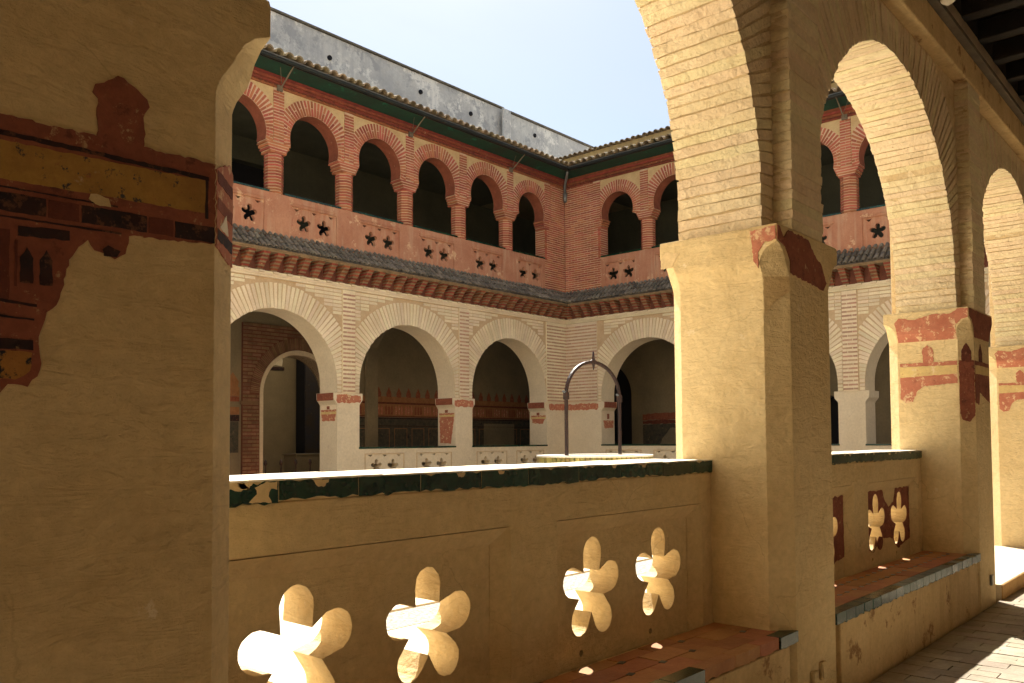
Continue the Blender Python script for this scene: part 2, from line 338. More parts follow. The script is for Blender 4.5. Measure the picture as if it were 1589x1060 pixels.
# ------------------------------------------------------------------ dimensions of the near arcade
P_, XC, HW = 4.1025, .8125, .395
Y0, Y1 = 1.987, 2.742                 # pier faces
R0, R1 = 2.10, 2.64                   # arch wall faces
YP, YB = 2.447, 2.69                  # parapet body
ZP, ZB = 1.474, .525
CH = .11; CS = .052
AR, AZ = 1.655, 3.0                   # arch radius and centre height

# ------------------------------------------------------------------ ground and floors
def struct(mb, name, m, **k):
    o = mb.build(name, m, None, **k); fixn(o); o['kind'] = 'structure'; return o
g = MB(); g.add([(-300, -300, -.06), (300, -300, -.06), (300, 300, -.06), (-300, 300, -.06)], [(0, 1, 2, 3)]); struct(g, 'ground', m_gravel)
g = MB(); g.box((-2.9, 2.75, -.05), (21.9, 17.1, .03)); struct(g, 'courtyard_paving', m_pave)
g = MB(); g.box((4.45, 5.45, -.04), (19.2, 6.0, .036)); struct(g, 'gravel_strip', m_gravel)
g = MB(); g.box((4.40, 6.0, -.05), (19.2, 6.06, .055)); struct(g, 'courtyard_kerb', m_farplaster)
fl = MB(); fl.box((-6, -2.0, -.2), (26, 1.975, -.012)); floor = struct(fl, 'floor', m_floorjoint)
pv = Pieces(floor, 'paver', [unit_piece('paver', m_floor, i, .02) for i in range(6)])
x = 2.0; row = 0
while x < 17.5:
    wd = .145; y = 1.965-(.15 if row % 2 else 0)
    if row % 2:
        m = Matrix.Diagonal((wd-.006, .145, .05, 1)); m.translation = (x+wd/2, 1.965-.0725, -.022); pv.add(m)
    while y > -1.9:
        m = Matrix.Diagonal((wd-.007, .293, .05, 1)); m.translation = (x+wd/2+random.uniform(-.001, .001), y-.15, -.022+random.uniform(-.003, .003)); pv.add(m); y -= .30
    x += wd; row += 1
pv.done()
st = MB(); st.box((XC+2*P_+HW+.004, 1.962, -.1), (XC+3*P_-HW-.004, 3.4, .15), 0); st.box((XC+2*P_+HW+.004, 1.95, -.1), (XC+3*P_-HW-.004, 1.962, .145), 1)
fixn(tag(st.build('stone_step', [m_step, m_stepedge], None, bevel=.008), 'pale paved doorstep with ochre edge between the two farthest near piers', 'step'))
st = MB(); st.box((XC+3*P_+HW+.004, 1.962, -.1), (XC+4*P_-HW-.004, 3.4, .15), 0)

# ------------------------------------------------------------------ near arcade
arc = empty('cloister_arcade', (XC+P_, Y0, 0), 'sun-edged ochre plastered gallery arcade with round brick arches in the foreground', 'arcade')
def pier_mesh(cx):
    mb = MB()
    def sec(z, hx, c):
        y0, y1 = Y0, Y1
        return [(cx-hx+c, y0, z), (cx+hx-c, y0, z), (cx+hx, y0+c, z), (cx+hx, y1-c, z), (cx+hx-c, y1, z), (cx-hx+c, y1, z), (cx-hx, y1-c, z), (cx-hx, y0+c, z)]
    S = [sec(-.1, HW, CH), sec(2.50, HW, CH), sec(2.515, HW+.004, CH), sec(2.54, HW+.014, CH), sec(2.565, HW+.030, CH), sec(2.59, HW+.045, CH*.98), sec(2.615, HW+CS, CH*.93), sec(2.65, HW+CS, CH*.75), sec(2.68, HW+CS, CH*.45), sec(2.70, HW+CS, .004), sec(2.785, HW+CS, .003), sec(2.80, HW+CS-.005, .003)]
    n0 = 8; vs = [p for s in S for p in s]; fs = []
    for i in range(len(S)-1):
        for k in range(8): fs.append((i*8+k, i*8+(k+1) % 8, (i+1)*8+(k+1) % 8, (i+1)*8+k))
    fs += [tuple(range(8))[::-1], tuple((len(S)-1)*8+k for k in range(8))]
    return mb.add(vs, fs)
piers = []
for i in range(-1, 6):
    piers.append(put(pier_mesh(XC+i*P_), 'pier', m_plaster, arc, bevel=.008))
# arch wall, one plate per bay
vous_m = [unit_piece('voussoir', m_white, 20+i, .0, (4, 6, 1)) for i in range(8)]
for me in vous_m:
    r = random.Random(me.name)
    for v in me.vertices:
        # gentle wobble of the inner (radial) edge, strong on corners
        v.co.x += r.uniform(-.004, .004) + (.008 if abs(v.co.z) > .4 and v.co.x < -.45 else 0)
        v.co.z += r.uniform(-.10, .10)
        v.co.y += r.uniform(-.006, .006)
vs_ = Pieces(arc, 'voussoir', vous_m, behind=lambda x, y: x < 960 or y > 500)
for i in range(-1, 5):
    cx = XC+(i+.5)*P_; u0, u1 = cx-P_/2+.002, cx+P_/2-.002
    pts = [(u0, 2.8), (cx-AR-.018, 2.8), (cx-AR-.018, AZ)]
    n = 48
    pts += [(cx-(AR+.013)*math.cos(PI*k/n), AZ+(AR+.013)*math.sin(PI*k/n)) for k in range(1, n)]
    pts += [(cx+AR+.013, AZ), (cx+AR+.013, 2.8), (u1, 2.8), (u1, 5.32), (u0, 5.32)]
    mb = MB(); plate(mb, NA, pts, [], -(R1-.008), -(R0+.008)); put(mb, 'arch_wall', m_core, arc)
    N = 86; r = random.Random(i)
    for k in range(N):
        t = PI*(k+.5)/N; c, s = math.cos(t), math.sin(t)
        ro = min(2.28, 2.035/max(abs(c), 1e-3), (4.97-AZ)/max(s, 1e-3)); ri = AR+r.uniform(-.003, .003)
        if r.random() < .05: ri += .006
        ax = Vector((c, 0, s)); tz = Vector((-s, 0, c)); ctr = Vector((cx, (R0+R1)/2, AZ))+ax*(ri+ro)/2
        wd = PI*AR/N*r.uniform(.80, .96)
        m = Matrix((ax*(ro-ri), Vector((0, 1, 0))*(R1-R0+r.uniform(-.008, .008)), tz*wd)).transposed().to_4x4(); m.translation = ctr+tz*r.uniform(-.003, .003)
        vs_.add(m)
    for sgn in (-1, 1):
        for k in range(3):
            ri = AR+r.uniform(-.006, .006); m = Matrix((Vector((sgn*.38, 0, 0)), Vector((0, R1-R0, 0)), Vector((0, 0, .058)))).transposed().to_4x4()
            m.translation = (cx+sgn*(ri+.19), (R0+R1)/2, 2.833+.066*k); vs_.add(m)
vs_.done()
# strips of brick over each pier, and the flat band under the ceiling
pm = [unit_piece('pilaster_brick', m_white, 60+i, .02, (3, 1, 2)) for i in range(4)]
pp = Pieces(arc, 'pilaster_brick', pm, behind=lambda x, y: x < 1150)
for i in range(-1, 6):
    cx = XC+i*P_; z = 2.802
    mb = MB(); mb.box((cx-.222, Y0+.012, 2.80), (cx+.222, R0+.03, 5.0)); mb.box((cx-.222, R1-.03, 2.80), (cx+.222, Y1-.01, 5.4)); put(mb, 'pilaster', m_core, arc, bevel=.01)
    while z < 4.96:
        h = random.uniform(.054, .064)
        m = Matrix.Diagonal((.45+random.uniform(-.008, .008), .12, h-.004, 1)); m.translation = (cx+random.uniform(-.003, .003), Y0+.062+random.uniform(-.004, .004), z+h/2); pp.add(m); z += h
pp.done()
mb = MB(); x0, x1 = XC-P_, XC+5*P_
mb.box((x0, Y0-.0, 4.99), (x1, R0+.02, 5.27)); put(mb, 'arcade_band', m_plaster2, arc, bevel=.02)
mb = MB(); mb.box((x0, Y0-.06, 5.272), (x1, Y0+.04, 5.315)); put(mb, 'wall_plate', m_woodpale, arc)
mb = MB(); mb.box((x0, Y0+.041, 5.272), (x1, Y1, 10.4)); put(mb, 'upper_wall', m_farplaster, arc)

# parapets with pierced five-lobed stars
def parapet(i):
    a = XC+i*P_+HW-.02; b = XC+(i+1)*P_-HW+.02; c = (a+b)/2
    stars = [c-1.16, c-.55, c+.545, c+1.165]
    holes = [[(p[0], .858+(p[1]-.872)*1.05) for p in star(s, .872, .228, 95)] for s in stars]+[circle(s-.09, .562, .017) for s in stars]
    mb = MB()
    plate(mb, NA, [(a, -.05), (b, -.05), (b, 1.40), (a, 1.40)], holes, -YB, -(YP+.06))
    o = put(mb, 'parapet', m_plaster, arc, bevel=.014)
    # raised frame round the two sunk panels
    o2 = MB()
    pan = [(c-1.56, c-.125), (c+.205, c+1.54)]
    hs = [[(p0, .50), (p1, .50), (p1, 1.225), (p0, 1.225)] for p0, p1 in pan]
    plate(o2, NA, [(a, .45), (b, .45), (b, 1.40), (a, 1.40)], hs, -(YP+.061), -YP)
    put(o2, 'parapet_frame', m_plaster, arc, bevel=.006)
    for p0, p1 in pan:   # chamfered inner border, top and right
        q = MB()
        vs = [(p0, YP+.004, 1.222), (p1, YP+.004, 1.222), (p1-.07, YP+.056, 1.15), (p0, YP+.056, 1.15), (p0, YP+.07, 1.222), (p1, YP+.07, 1.222), (p1-.07, YP+.07, 1.15), (p0, YP+.07, 1.15)]
        q.add(vs, [(0, 1, 2, 3), (4, 7, 6, 5), (0, 4, 5, 1), (3, 2, 6, 7), (0, 3, 7, 4), (1, 5, 6, 2)])
        vs = [(p1, YP+.004, 1.222), (p1, YP+.004, .50), (p1-.07, YP+.056, .50), (p1-.07, YP+.056, 1.15), (p1, YP+.07, 1.222), (p1, YP+.07, .50), (p1-.07, YP+.07, .50), (p1-.07, YP+.07, 1.15)]
        q.add(vs, [(0, 1, 2, 3), (4, 7, 6, 5), (0, 4, 5, 1), (3, 2, 6, 7), (0, 3, 7, 4), (1, 5, 6, 2)])
        put(q, 'panel_border', m_plaster, arc)
    # coping: green glazed edge tiles and pale top
    cuts = {0: [a, 1.58, 1.91, 2.21, 2.55, 2.85, 3.22, 3.57, 3.97, 4.28, b+.02]}.get(i)
    if not cuts:
        n = 12; cuts = [a+(b-a)*k/n for k in range(n)]+[b]
    r = random.Random(i*3+1)
    for k in range(len(cuts)-1):
        t = MB(); x0_, x1_ = cuts[k]+.002, cuts[k+1]-.002; zb = 1.400+r.uniform(-.004, .006)
        n = max(2, int((x1_-x0_)/.025)); base = [(x1_, zb), (x1_, ZP-.004), (x0_, ZP-.004), (x0_, zb)]
        low = [(x0_+(x1_-x0_)*q/n, zb+r.uniform(-.006, .008)) for q in range(1, n)]
        topr = [(x1_-(x1_-x0_)*q/n, ZP-.004+(r.uniform(-.012, .001) if r.random() < .18 else r.uniform(-.002, .001))) for q in range(1, n)]
        plate(t, NA, [base[3]]+low+[base[0], base[1]]+topr+[base[2]], [], -(YP+.05), -(YP-.012))
        put(t, 'edge_tile', m_glaze, o)
        if r.random() < .75:   # glaze flaked off to the plaster
            e = MB(); ex = r.uniform(x0_+.03, x1_-.03); rr = r.uniform(.008, .022)
            plate(e, NA, jag([(ex-rr*1.6, ZP-.006), (ex-rr*.9, ZP-.006-rr), (ex+rr*.7, ZP-.006-rr*1.1), (ex+rr*1.5, ZP-.006)], .003, .008, k), [], -(YP), -(YP-.0145))
            put(e, 'chip', p_edge, o)
    if i == 0:
        for poly in ([(1.47, 1.404), (1.50, 1.43), (1.49, 1.452), (1.535, 1.468), (1.575, 1.468), (1.572, 1.44), (1.55, 1.445), (1.54, 1.42), (1.553, 1.401)], [(1.40, 1.468), (1.45, 1.468), (1.47, 1.45), (1.44, 1.442), (1.40, 1.45)]):
            e = MB(); plate(e, NA, jag(poly, .003, .01, 5), [], -(YP), -(YP-.0145)); put(e, 'chip', p_edge, o)
    t = MB(); nx = 24
    t.box((a, YP-.010, 1.402), (b, 2.83, ZP-.006)); put(t, 'coping', m_plaster, o)
    for k in range(nx):
        t = MB(); q0, q1 = a+(b-a)*k/nx, a+(b-a)*(k+1)/nx
        t.box((q0+.001, YP-.010, ZP-.005), (q1-.001, 2.86, ZP+r.uniform(.0, .004))); put(t, 'coping_tile', m_cap, o)
    # bench
    bz = MB(); bz.box((a+.0, Y0+.002, -.05), (b, YP-.004, .455)); bx = put(bz, 'bench', m_plaster2, arc, bevel=.01)
    bz = MB(); bz.box((a+CH, Y0+.02, .4551), (b-CH, YP-.005, .500)); put(bz, 'bench_bed', m_floorjoint, bx)
    tm = [unit_piece('seat_tile', m_terra, 80+q, .012) for q in range(5)]
    sp = Pieces(bx, 'seat_tile', tm); y = Y0+.075; row = 0
    while y < YP-.03:
        x = a+.0-(.14 if row % 2 else 0); dy = min(.142, YP-.006-y)
        while x < b:
            xx0, xx1 = max(x, a-.0), min(x+.28, b)
            if xx1-xx0 > .03:
                m = Matrix.Diagonal((xx1-xx0-.004, dy-.004, .03, 1)); m.translation = ((xx0+xx1)/2, y+dy/2, .508+random.uniform(-.001, .001)); sp.add(m)
            x += .28
        y += dy; row += 1
    sp.done()
    ins = Pieces(bx, 'inset_tile', [unit_piece('inset_tile', m_terra_d if i == 0 else m_greyglaze, 90, .03)], limit=120)
    for rr_, yy in ((0, Y0+.215), (1, Y0+.36)):
        x = a+.14*(rr_+1)
        while x < b-.1:
            if i != 0 or random.random() < .6:
                m = Matrix.Rotation(.2, 4, 'Z') @ Matrix.Diagonal((.045, .032, .03, 1)); m.translation = (x, yy, .5098); ins.add(m)
            x += .14 if i else .28
    ins.done()
    # front edge tiles
    fa, fb = XC+i*P_+HW-CH, XC+(i+1)*P_-HW+CH
    if i == 0: segs = [(4.40, fb, 'g'), (4.17, 4.395, 't'), (3.90, 4.165, 't'), (3.575, 3.895, 't'), (3.30, 3.57, 'g'), (3.0, 3.295, 'g'), (2.7, 2.995, 't'), (2.4, 2.695, 'g'), (2.1, 2.395, 'g'), (1.8, 2.095, 't'), (1.5, 1.795, 'g'), (fa, 1.495, 'g')]
    else:
        n = 22; segs = [(fa+(fb-fa)*k/n, fa+(fb-fa)*(k+1)/n-.004, 'g' if k < 8 else ('w' if k < 15 else ('w' if k % 2 else 'g'))) for k in range(n)]
    for s0, s1, kd in segs:
        t = MB(); n = max(2, int((s1-s0)/.03)); zl = .455
        if kd == 't': zl = .46
        low = [(s0+(s1-s0)*q/n, zl+r.uniform(-.007, .008)) for q in range(n+1)]
        prot = {'g': .010, 'w': .008, 't': .0}[kd]
        plate(t, NA, low+[(s1, .524), (s0, .524)], [], -(Y0+.075), -(Y0-prot))
        put(t, 'bench_edge_tile', {'g': m_glaze, 'w': m_greyglaze, 't': m_terra}[kd], bx, bevel=.006)
    return o
for i in (-1, 0, 1): parapet(i)

# ---- murals: surviving fragments of an older painted plaster coat
def offset(pts, e):
    n = len(pts); area = sum(pts[i][0]*pts[(i+1) % n][1]-pts[(i+1) % n][0]*pts[i][1] for i in range(n)); sg = 1 if area > 0 else -1; out = []
    for i in range(n):
        a, b, c = pts[i-1], pts[i], pts[(i+1) % n]; dx, dy = c[0]-a[0], c[1]-a[1]; L = math.hypot(dx, dy) or 1
        out.append((b[0]+sg*dy/L*e, b[1]-sg*dx/L*e))
    return out
def frag(parent, name, fr, poly, n_in, n_out, m, amp=.005, step=.02, seed=1, edge=None):
    q = jag(poly, amp, step, seed)
    if edge:
        r = random.Random(seed); mb = MB(); plate(mb, fr, [(p[0]+r.uniform(-.0015, .0015), p[1]+r.uniform(-.0015, .0015)) for p in offset(q, edge)], [], n_in, n_out-.0012); put(mb, 'broken_edge', p_edge, parent)
    mb = MB(); plate(mb, fr, q, [], n_in, n_out); o = put(mb, name, m, parent)
    return o
y0 = -Y0
p0 = piers[1]; F = NA
# pier 0, gallery face (x .42-1.10)
frag(p0, 'painted_plaster', F, [(.53, 1.6), (.625, 1.725), (.665, 1.72), (.69, 1.76), (.685, 1.83), (.70, 1.885), (.72, 1.905), (.735, 1.95), (.745, 2.01), (.765, 2.04), (.785, 2.062), (.80, 2.04), (.845, 2.026), (.87, 2.042), (.878, 2.085), (.89, 2.09), (1.0, 2.094), (1.096, 2.106), (1.096, 2.31), (.53, 2.30)], y0-.002, y0+.004, p_red, .003, .012, 3, .003)
def band(u0, w0, u1, w1, h, m, lvl, s=1, amp=.0015, nm='painted_band'):
    return frag(p0, nm, F, [(u0, w0), (u1, w1), (u1, w1+h), (u0, w0+h)], y0-.002, y0+lvl, m, amp, .015, s)
frag(p0, 'painted_merlon', F, [(.803, 2.28), (.803, 2.395), (.792, 2.405), (.797, 2.425), (.815, 2.435), (.835, 2.45), (.848, 2.462), (.872, 2.452), (.895, 2.44), (.918, 2.425), (.925, 2.408), (.912, 2.39), (.912, 2.28)], y0-.002, y0+.0035, p_red, .003, .012, 4)
band(.53, 2.255, 1.078, 2.262, .010, p_dark, .0055, 5)
band(.53, 2.158, 1.068, 2.178, .083, p_yel, .0052, 6)
band(1.069, 2.165, 1.077, 2.165, .098, p_dark, .0055, 7, .001)
for a_, b_, m_ in ((.53, .695, p_dark), (.70, .765, p_maroon), (.77, .92, p_dark), (.925, .985, p_maroon), (.99, 1.094, p_dark)):
    band(a_, 2.092+.012*(a_-.53)*2, b_, 2.092+.012*(b_-.53)*2, .040, m_, .0054, int(a_*100), .0015)
band(.53, 2.078, .86, 2.086, .004, p_dark, .0058, 8, .0008); band(.53, 2.142, .85, 2.148, .003, p_dark, .0058, 9, .0006)
band(.64, 2.045, .745, 2.052, .022, p_dark, .0056, 10)
band(.53, 1.905, .625, 1.905, .15, p_maroon, .005, 11)
for a_ in (.646, .685):
    frag(p0, 'painted_lancet', F, [(a_, 1.945), (a_+.026, 1.945), (a_+.026, 2.0), (a_+.013, 2.022), (a_, 2.0)], y0-.002, y0+.0056, p_dark, .0015, .008, 12)
band(.635, 1.935, .64, 1.935, .10, p_maroon, .0058, 13, .0006); band(.53, 1.905, .68, 1.895, .006, p_dark, .0056, 14, .001); band(.53, 1.87, .675, 1.865, .004, p_dark, .0056, 15, .001)
band(.53, 1.80, .674, 1.80, .022, p_dark, .0056, 16); frag(p0, 'painted_band', F, [(.53, 1.735), (.64, 1.735), (.668, 1.755), (.672, 1.795), (.53, 1.795)], y0-.002, y0+.0054, p_spot, .002, .012, 17)
frag(p0, 'lost_patch', F, [(.80, 2.146), (.835, 2.146), (.83, 2.165), (.79, 2.168), (.785, 2.155)], y0-.002, y0+.0065, m_plaster, .003, .01, 18)
frag(p0, 'lost_patch', F, [(.822, 2.03), (.85, 2.03), (.858, 2.047), (.83, 2.056), (.818, 2.045)], y0-.002, y0+.0068, p_dark, .003, .01, 19)
# chamfer of pier 0 carries red bands
q2 = 1/math.sqrt(2)
FC = Fr(lambda u, w_, n: (XC+HW-CH+u*q2+n*q2, Y0+u*q2-n*q2, w_))
Lc = CH*math.sqrt(2)
frag(p0, 'painted_plaster', FC, [(.002, 2.10), (Lc-.002, 2.075), (Lc-.002, 2.33), (Lc-.03, 2.35), (.002, 2.30)], -.002, .004, p_red2, .004, .015, 21)
for a_, m_ in ((2.12, p_dark), (2.20, p_red), (2.27, p_maroon)):
    frag(p0, 'painted_band', FC, [(.01, a_), (Lc-.01, a_-.01), (Lc-.01, a_+.022), (.01, a_+.03)], -.002, .0055, m_, .002, .015, int(a_*50))
frag(p0, 'painted_band', FC, [(.03, 2.155), (Lc-.05, 2.15), (Lc-.07, 2.20)], -.002, .006, m_cap, .002, .015, 3)
# pier 1: red capital paint on the gallery face, with a small round-headed panel on the side
p1 = piers[2]; cx = XC+P_
frag(p1, 'painted_plaster', F, [(cx-.275, 2.54), (cx+.20, 2.50), (cx+.25, 2.55), (cx+.17, 2.66), (cx+.10, 2.68), (cx-.02, 2.775), (cx-.30, 2.785), (cx-.37, 2.73), (cx-.41, 2.785), (cx-.442, 2.787), (cx-.442, 2.71), (cx-.34, 2.68), (cx-.285, 2.62)], y0-.002, y0+.005, p_red, .006, .02, 31)
FW = lambda xf: Fr(lambda u, w_, n: (xf-n, u, w_))     # faces that look towards -X; u = y
xs = cx-HW-CS
frag(p1, 'painted_plaster', FW(xs), [(2.10, 2.56), (2.125, 2.60), (2.135, 2.70), (2.15, 2.775), (1.993, 2.787), (1.993, 2.71), (2.06, 2.70), (2.098, 2.65)], -.002, .004, p_red2, .003, .01, 32)
frag(p1, 'painted_plaster', FW(xs), [(2.60, 2.72), (2.66, 2.64), (2.735, 2.64), (2.735, 2.70), (2.70, 2.74)], -.002, .003, p_edge, .003, .01, 33)
FCm = lambda cx: Fr(lambda u, w_, n: (cx-HW+CH-u*q2-n*q2, Y0+u*q2-n*q2, w_))   # -X / gallery chamfer
fcm = FCm(cx)
n = 12
arch_o = [(.018, 2.53)]+[(Lc/2-.060*math.cos(PI*k/n), 2.60+.045*math.sin(PI*k/n)) for k in range(n+1)]+[(Lc-.018, 2.53)]
arch_i = [(.034, 2.528)]+[(Lc/2-.044*math.cos(PI*k/n), 2.595+.035*math.sin(PI*k/n)) for k in range(n+1)]+[(Lc-.034, 2.528)]
frag(p1, 'painted_arch', fcm, arch_o, -.002, .005, p_maroon, .001, .02, 34)
frag(p1, 'painted_arch', fcm, arch_i, -.002, .0075, m_plaster, .001, .02, 35)
frag(p1, 'older_plaster', fcm, [(.004, 2.43), (.06, 2.40), (Lc-.004, 2.31), (Lc-.004, 2.525), (.004, 2.525)], -.002, .004, m_plaster2, .002, .015, 36, .004)
# pier 2 and 3: red capital, merlons over a yellow band
for pi_ in (3, 4, 5):
    pr = piers[pi_]; cx = XC+(pi_-1)*P_; fw_ = FW(cx-HW-CS); fs_ = FW(cx-HW); sd = pi_*40
    frag(pr, 'painted_plaster', fw_, [(2.10, 2.615), (2.62, 2.615), (2.64, 2.70), (2.60, 2.745), (2.45, 2.72), (2.30, 2.76), (2.15, 2.75), (2.08, 2.79), (1.992, 2.785), (1.992, 2.705), (2.05, 2.69), (2.10, 2.64)], -.002, .005, p_red2, .006, .02, sd)
    # on the curved underside: built as stepped strips that follow the cavetto
    for z0_, z1_, o0, o1 in ((2.59, 2.615, .045, CS), (2.565, 2.59, .030, .045), (2.54, 2.565, .014, .030), (2.515, 2.54, .004, .014)):
        mb = MB(); vs = []
        for e in (.004, -.02):
            vs += [(cx-HW-o0-e, 2.10, z0_), (cx-HW-o0-e, 2.62, z0_), (cx-HW-o1-e, 2.62, z1_), (cx-HW-o1-e, 2.10, z1_)]
        mb.add(vs, [(0, 1, 2, 3), (7, 6, 5, 4), (0, 4, 5, 1), (1, 5, 6, 2), (2, 6, 7, 3), (3, 7, 4, 0)]); put(mb, 'painted_plaster', p_red2, pr)
    frag(pr, 'painted_plaster', fs_, [(2.105, 2.10), (2.16, 2.10), (2.40, 2.085), (2.46, 2.04), (2.50, 1.94), (2.56, 1.93), (2.61, 1.97), (2.61, 2.18), (2.105, 2.19)], -.002, .004, p_red2, .004, .015, sd+1, .008)
    frag(pr, 'painted_band', fs_, [(2.105, 2.19), (2.61, 2.175), (2.61, 2.275), (2.105, 2.27)], -.002, .0045, p_yel2, .003, .02, sd+2)
    frag(pr, 'painted_band', fs_, [(2.105, 2.27), (2.61, 2.28), (2.61, 2.31), (2.105, 2.31)], -.002, .004, p_red2, .003, .02, sd+3)
    frag(pr, 'painted_merlon', fs_, [(2.31, 2.31), (2.31, 2.42), (2.325, 2.445), (2.36, 2.475), (2.40, 2.445), (2.41, 2.42), (2.40, 2.31)], -.002, .0045, p_red2, .004, .012, sd+4)
    fc_ = FCm(cx)
    frag(pr, 'painted_plaster', fc_, [(.005, 1.80), (.06, 1.74), (Lc-.03, 1.76), (Lc-.005, 1.82), (Lc-.005, 2.31), (.005, 2.31)], -.002, .004, p_red, .004, .015, sd+5)
    frag(pr, 'painted_merlon', fc_, [(.03, 2.30), (.03, 2.40), (.05, 2.44), (.077, 2.475), (.105, 2.44), (.125, 2.40), (.125, 2.30)], -.002, .0045, p_maroon, .003, .012, sd+6)
    frag(pr, 'painted_plaster', F, [(cx-HW+CH+.004, 1.92), (cx-.16, 1.90), (cx-.12, 2.02), (cx+.05, 1.98), (cx+.25, 1.93), (cx+.25, 2.31), (cx-HW+CH+.004, 2.31)], y0-.002, y0+.004, p_red, .004, .015, sd+7)
    frag(pr, 'painted_band', F, [(cx-HW+CH+.01, 2.19), (cx+.26, 2.19), (cx+.26, 2.27), (cx-HW+CH+.01, 2.27)], y0-.002, y0+.0055, p_yel2, .003, .02, sd+8)
    frag(pr, 'painted_merlon', F, [(cx-.12, 2.31), (cx-.12, 2.40), (cx-.06, 2.48), (cx, 2.40), (cx, 2.31)], y0-.002, y0+.0045, p_maroon, .003, .012, sd+9)
    frag(pr, 'painted_plaster', F, [(cx-.275, 2.53), (cx+.27, 2.53), (cx+.43, 2.72), (cx+.43, 2.785), (cx-.44, 2.787), (cx-.44, 2.715), (cx-.34, 2.69), (cx-.285, 2.62)], y0-.002, y0+.005, p_red, .003, .02, sd+10)
# faded red paint inside the sunk panels of the second parapet
a2 = XC+P_+HW; c2 = XC+1.5*P_
for s0, s1, sd in ((c2-1.52, c2-.20, 71), (c2+.22, c2+1.46, 72)):
    st_ = [c for c in (c2-1.16, c2-.55, c2+.545, c2+1.165) if s0 < c < s1]
    q = jag([(s0, .70), (s0+.25, .62), (s0+.4, .74), (s0+.75, .70), (s0+.9, .60), (s1, .66), (s1, 1.14), (s0+.85, 1.14), (s0+.80, 1.02), (s0+.66, .98), (s0+.55, 1.06), (s0+.5, 1.14), (s0, 1.14)], .008, .03, sd)
    mb = MB(); plate(mb, NA, q, [[(p[0], .858+(p[1]-.872)*1.05) for p in star(s, .872, .232, 95)] for s in st_], -(YP+.063), -(YP+.056)); put(mb, 'painted_plaster', p_red, arc)

# small fittings low on the piers
for k, (bx_, bz_, lab) in enumerate(((4.835, .205, 'small ochre wall box low on the middle pier, the lower and nearer of two'), (4.965, .235, 'small ochre wall box low on the middle pier, the higher one on the right'), (9.10, .235, 'small pale metal wall box low on the pier beside the doorstep'))):
    mb = MB(); mb.box((bx_-.035, Y0-.022, bz_-.05), (bx_+.035, Y0-.0005, bz_+.05)); o = mb.build('wall_box', m_plaster if k < 2 else m_metal, None, bevel=.006); fixn(o); tag(o, lab, 'wall box')
    mb = MB(); mb.box((bx_-.028, Y0-.026, bz_-.042), (bx_+.028, Y0-.0222, bz_+.042)); c = mb.build('cover', m_plaster if k < 2 else m_cap, o, bevel=.002); fixn(c)

# ------------------------------------------------------------------ gallery ceiling and inner wall
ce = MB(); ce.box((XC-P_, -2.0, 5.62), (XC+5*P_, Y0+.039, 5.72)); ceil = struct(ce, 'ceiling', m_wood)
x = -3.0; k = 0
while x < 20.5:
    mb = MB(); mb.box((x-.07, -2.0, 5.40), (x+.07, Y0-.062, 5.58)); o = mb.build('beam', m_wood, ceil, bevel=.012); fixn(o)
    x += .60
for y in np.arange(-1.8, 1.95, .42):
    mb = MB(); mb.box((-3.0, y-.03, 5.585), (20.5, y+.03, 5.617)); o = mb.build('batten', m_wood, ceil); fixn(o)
mb = MB(); mb.box((-3.3, -2.4, -.1), (20.6, -2.0, 5.8)); fixn(tag(mb.build('inner_wall', m_farwhite, None), 'long pale inner wall of the near gallery behind the viewer', 'wall', kind='structure'))  # unseen wall, kept pale to bounce more light into the gallery
mb = MB(); mb.box((-3.5, -2.0, -.1), (-3.3, 2.0, 5.8)); mb.box((20.6, -2.0, -.1), (20.8, 2.0, 5.8)); fixn(tag(mb.build('end_wall', m_plaster, None), 'plastered end walls of the near gallery', 'wall', kind='structure'))
# roof over the near range
mb = MB(); mb.add([(-3.5, 3.2, 10.3), (21, 3.2, 10.3), (21, -2.4, 12.2), (-3.5, -2.4, 12.2), (-3.5, 3.2, 10.4), (21, 3.2, 10.4), (21, -2.4, 12.3), (-3.5, -2.4, 12.3)], [(0, 1, 2, 3), (7, 6, 5, 4), (0, 4, 5, 1), (2, 6, 7, 3), (1, 5, 6, 2), (0, 3, 7, 4)])
put(mb, 'roof', m_roof, arc)
mb = MB(); tube(mb, [(7.53, 1.83, 5.52), (7.53, 1.83, 5.24)], [.012, .012]);
lampo = empty('ceiling_lamp', (7.53, 1.83, 5.2), 'small unlit cream globe lamp under the dark timber ceiling', 'lamp')
put(mb, 'stem', m_iron, lampo)
mb = MB(); tube(mb, [(7.53, 1.83, 5.26-.006*k2) for k2 in range(16)], [.055*math.sin(PI*(k2+.6)/16.2)+.004 for k2 in range(16)], 16); put(mb, 'globe', m_cap, lampo, smooth=True)

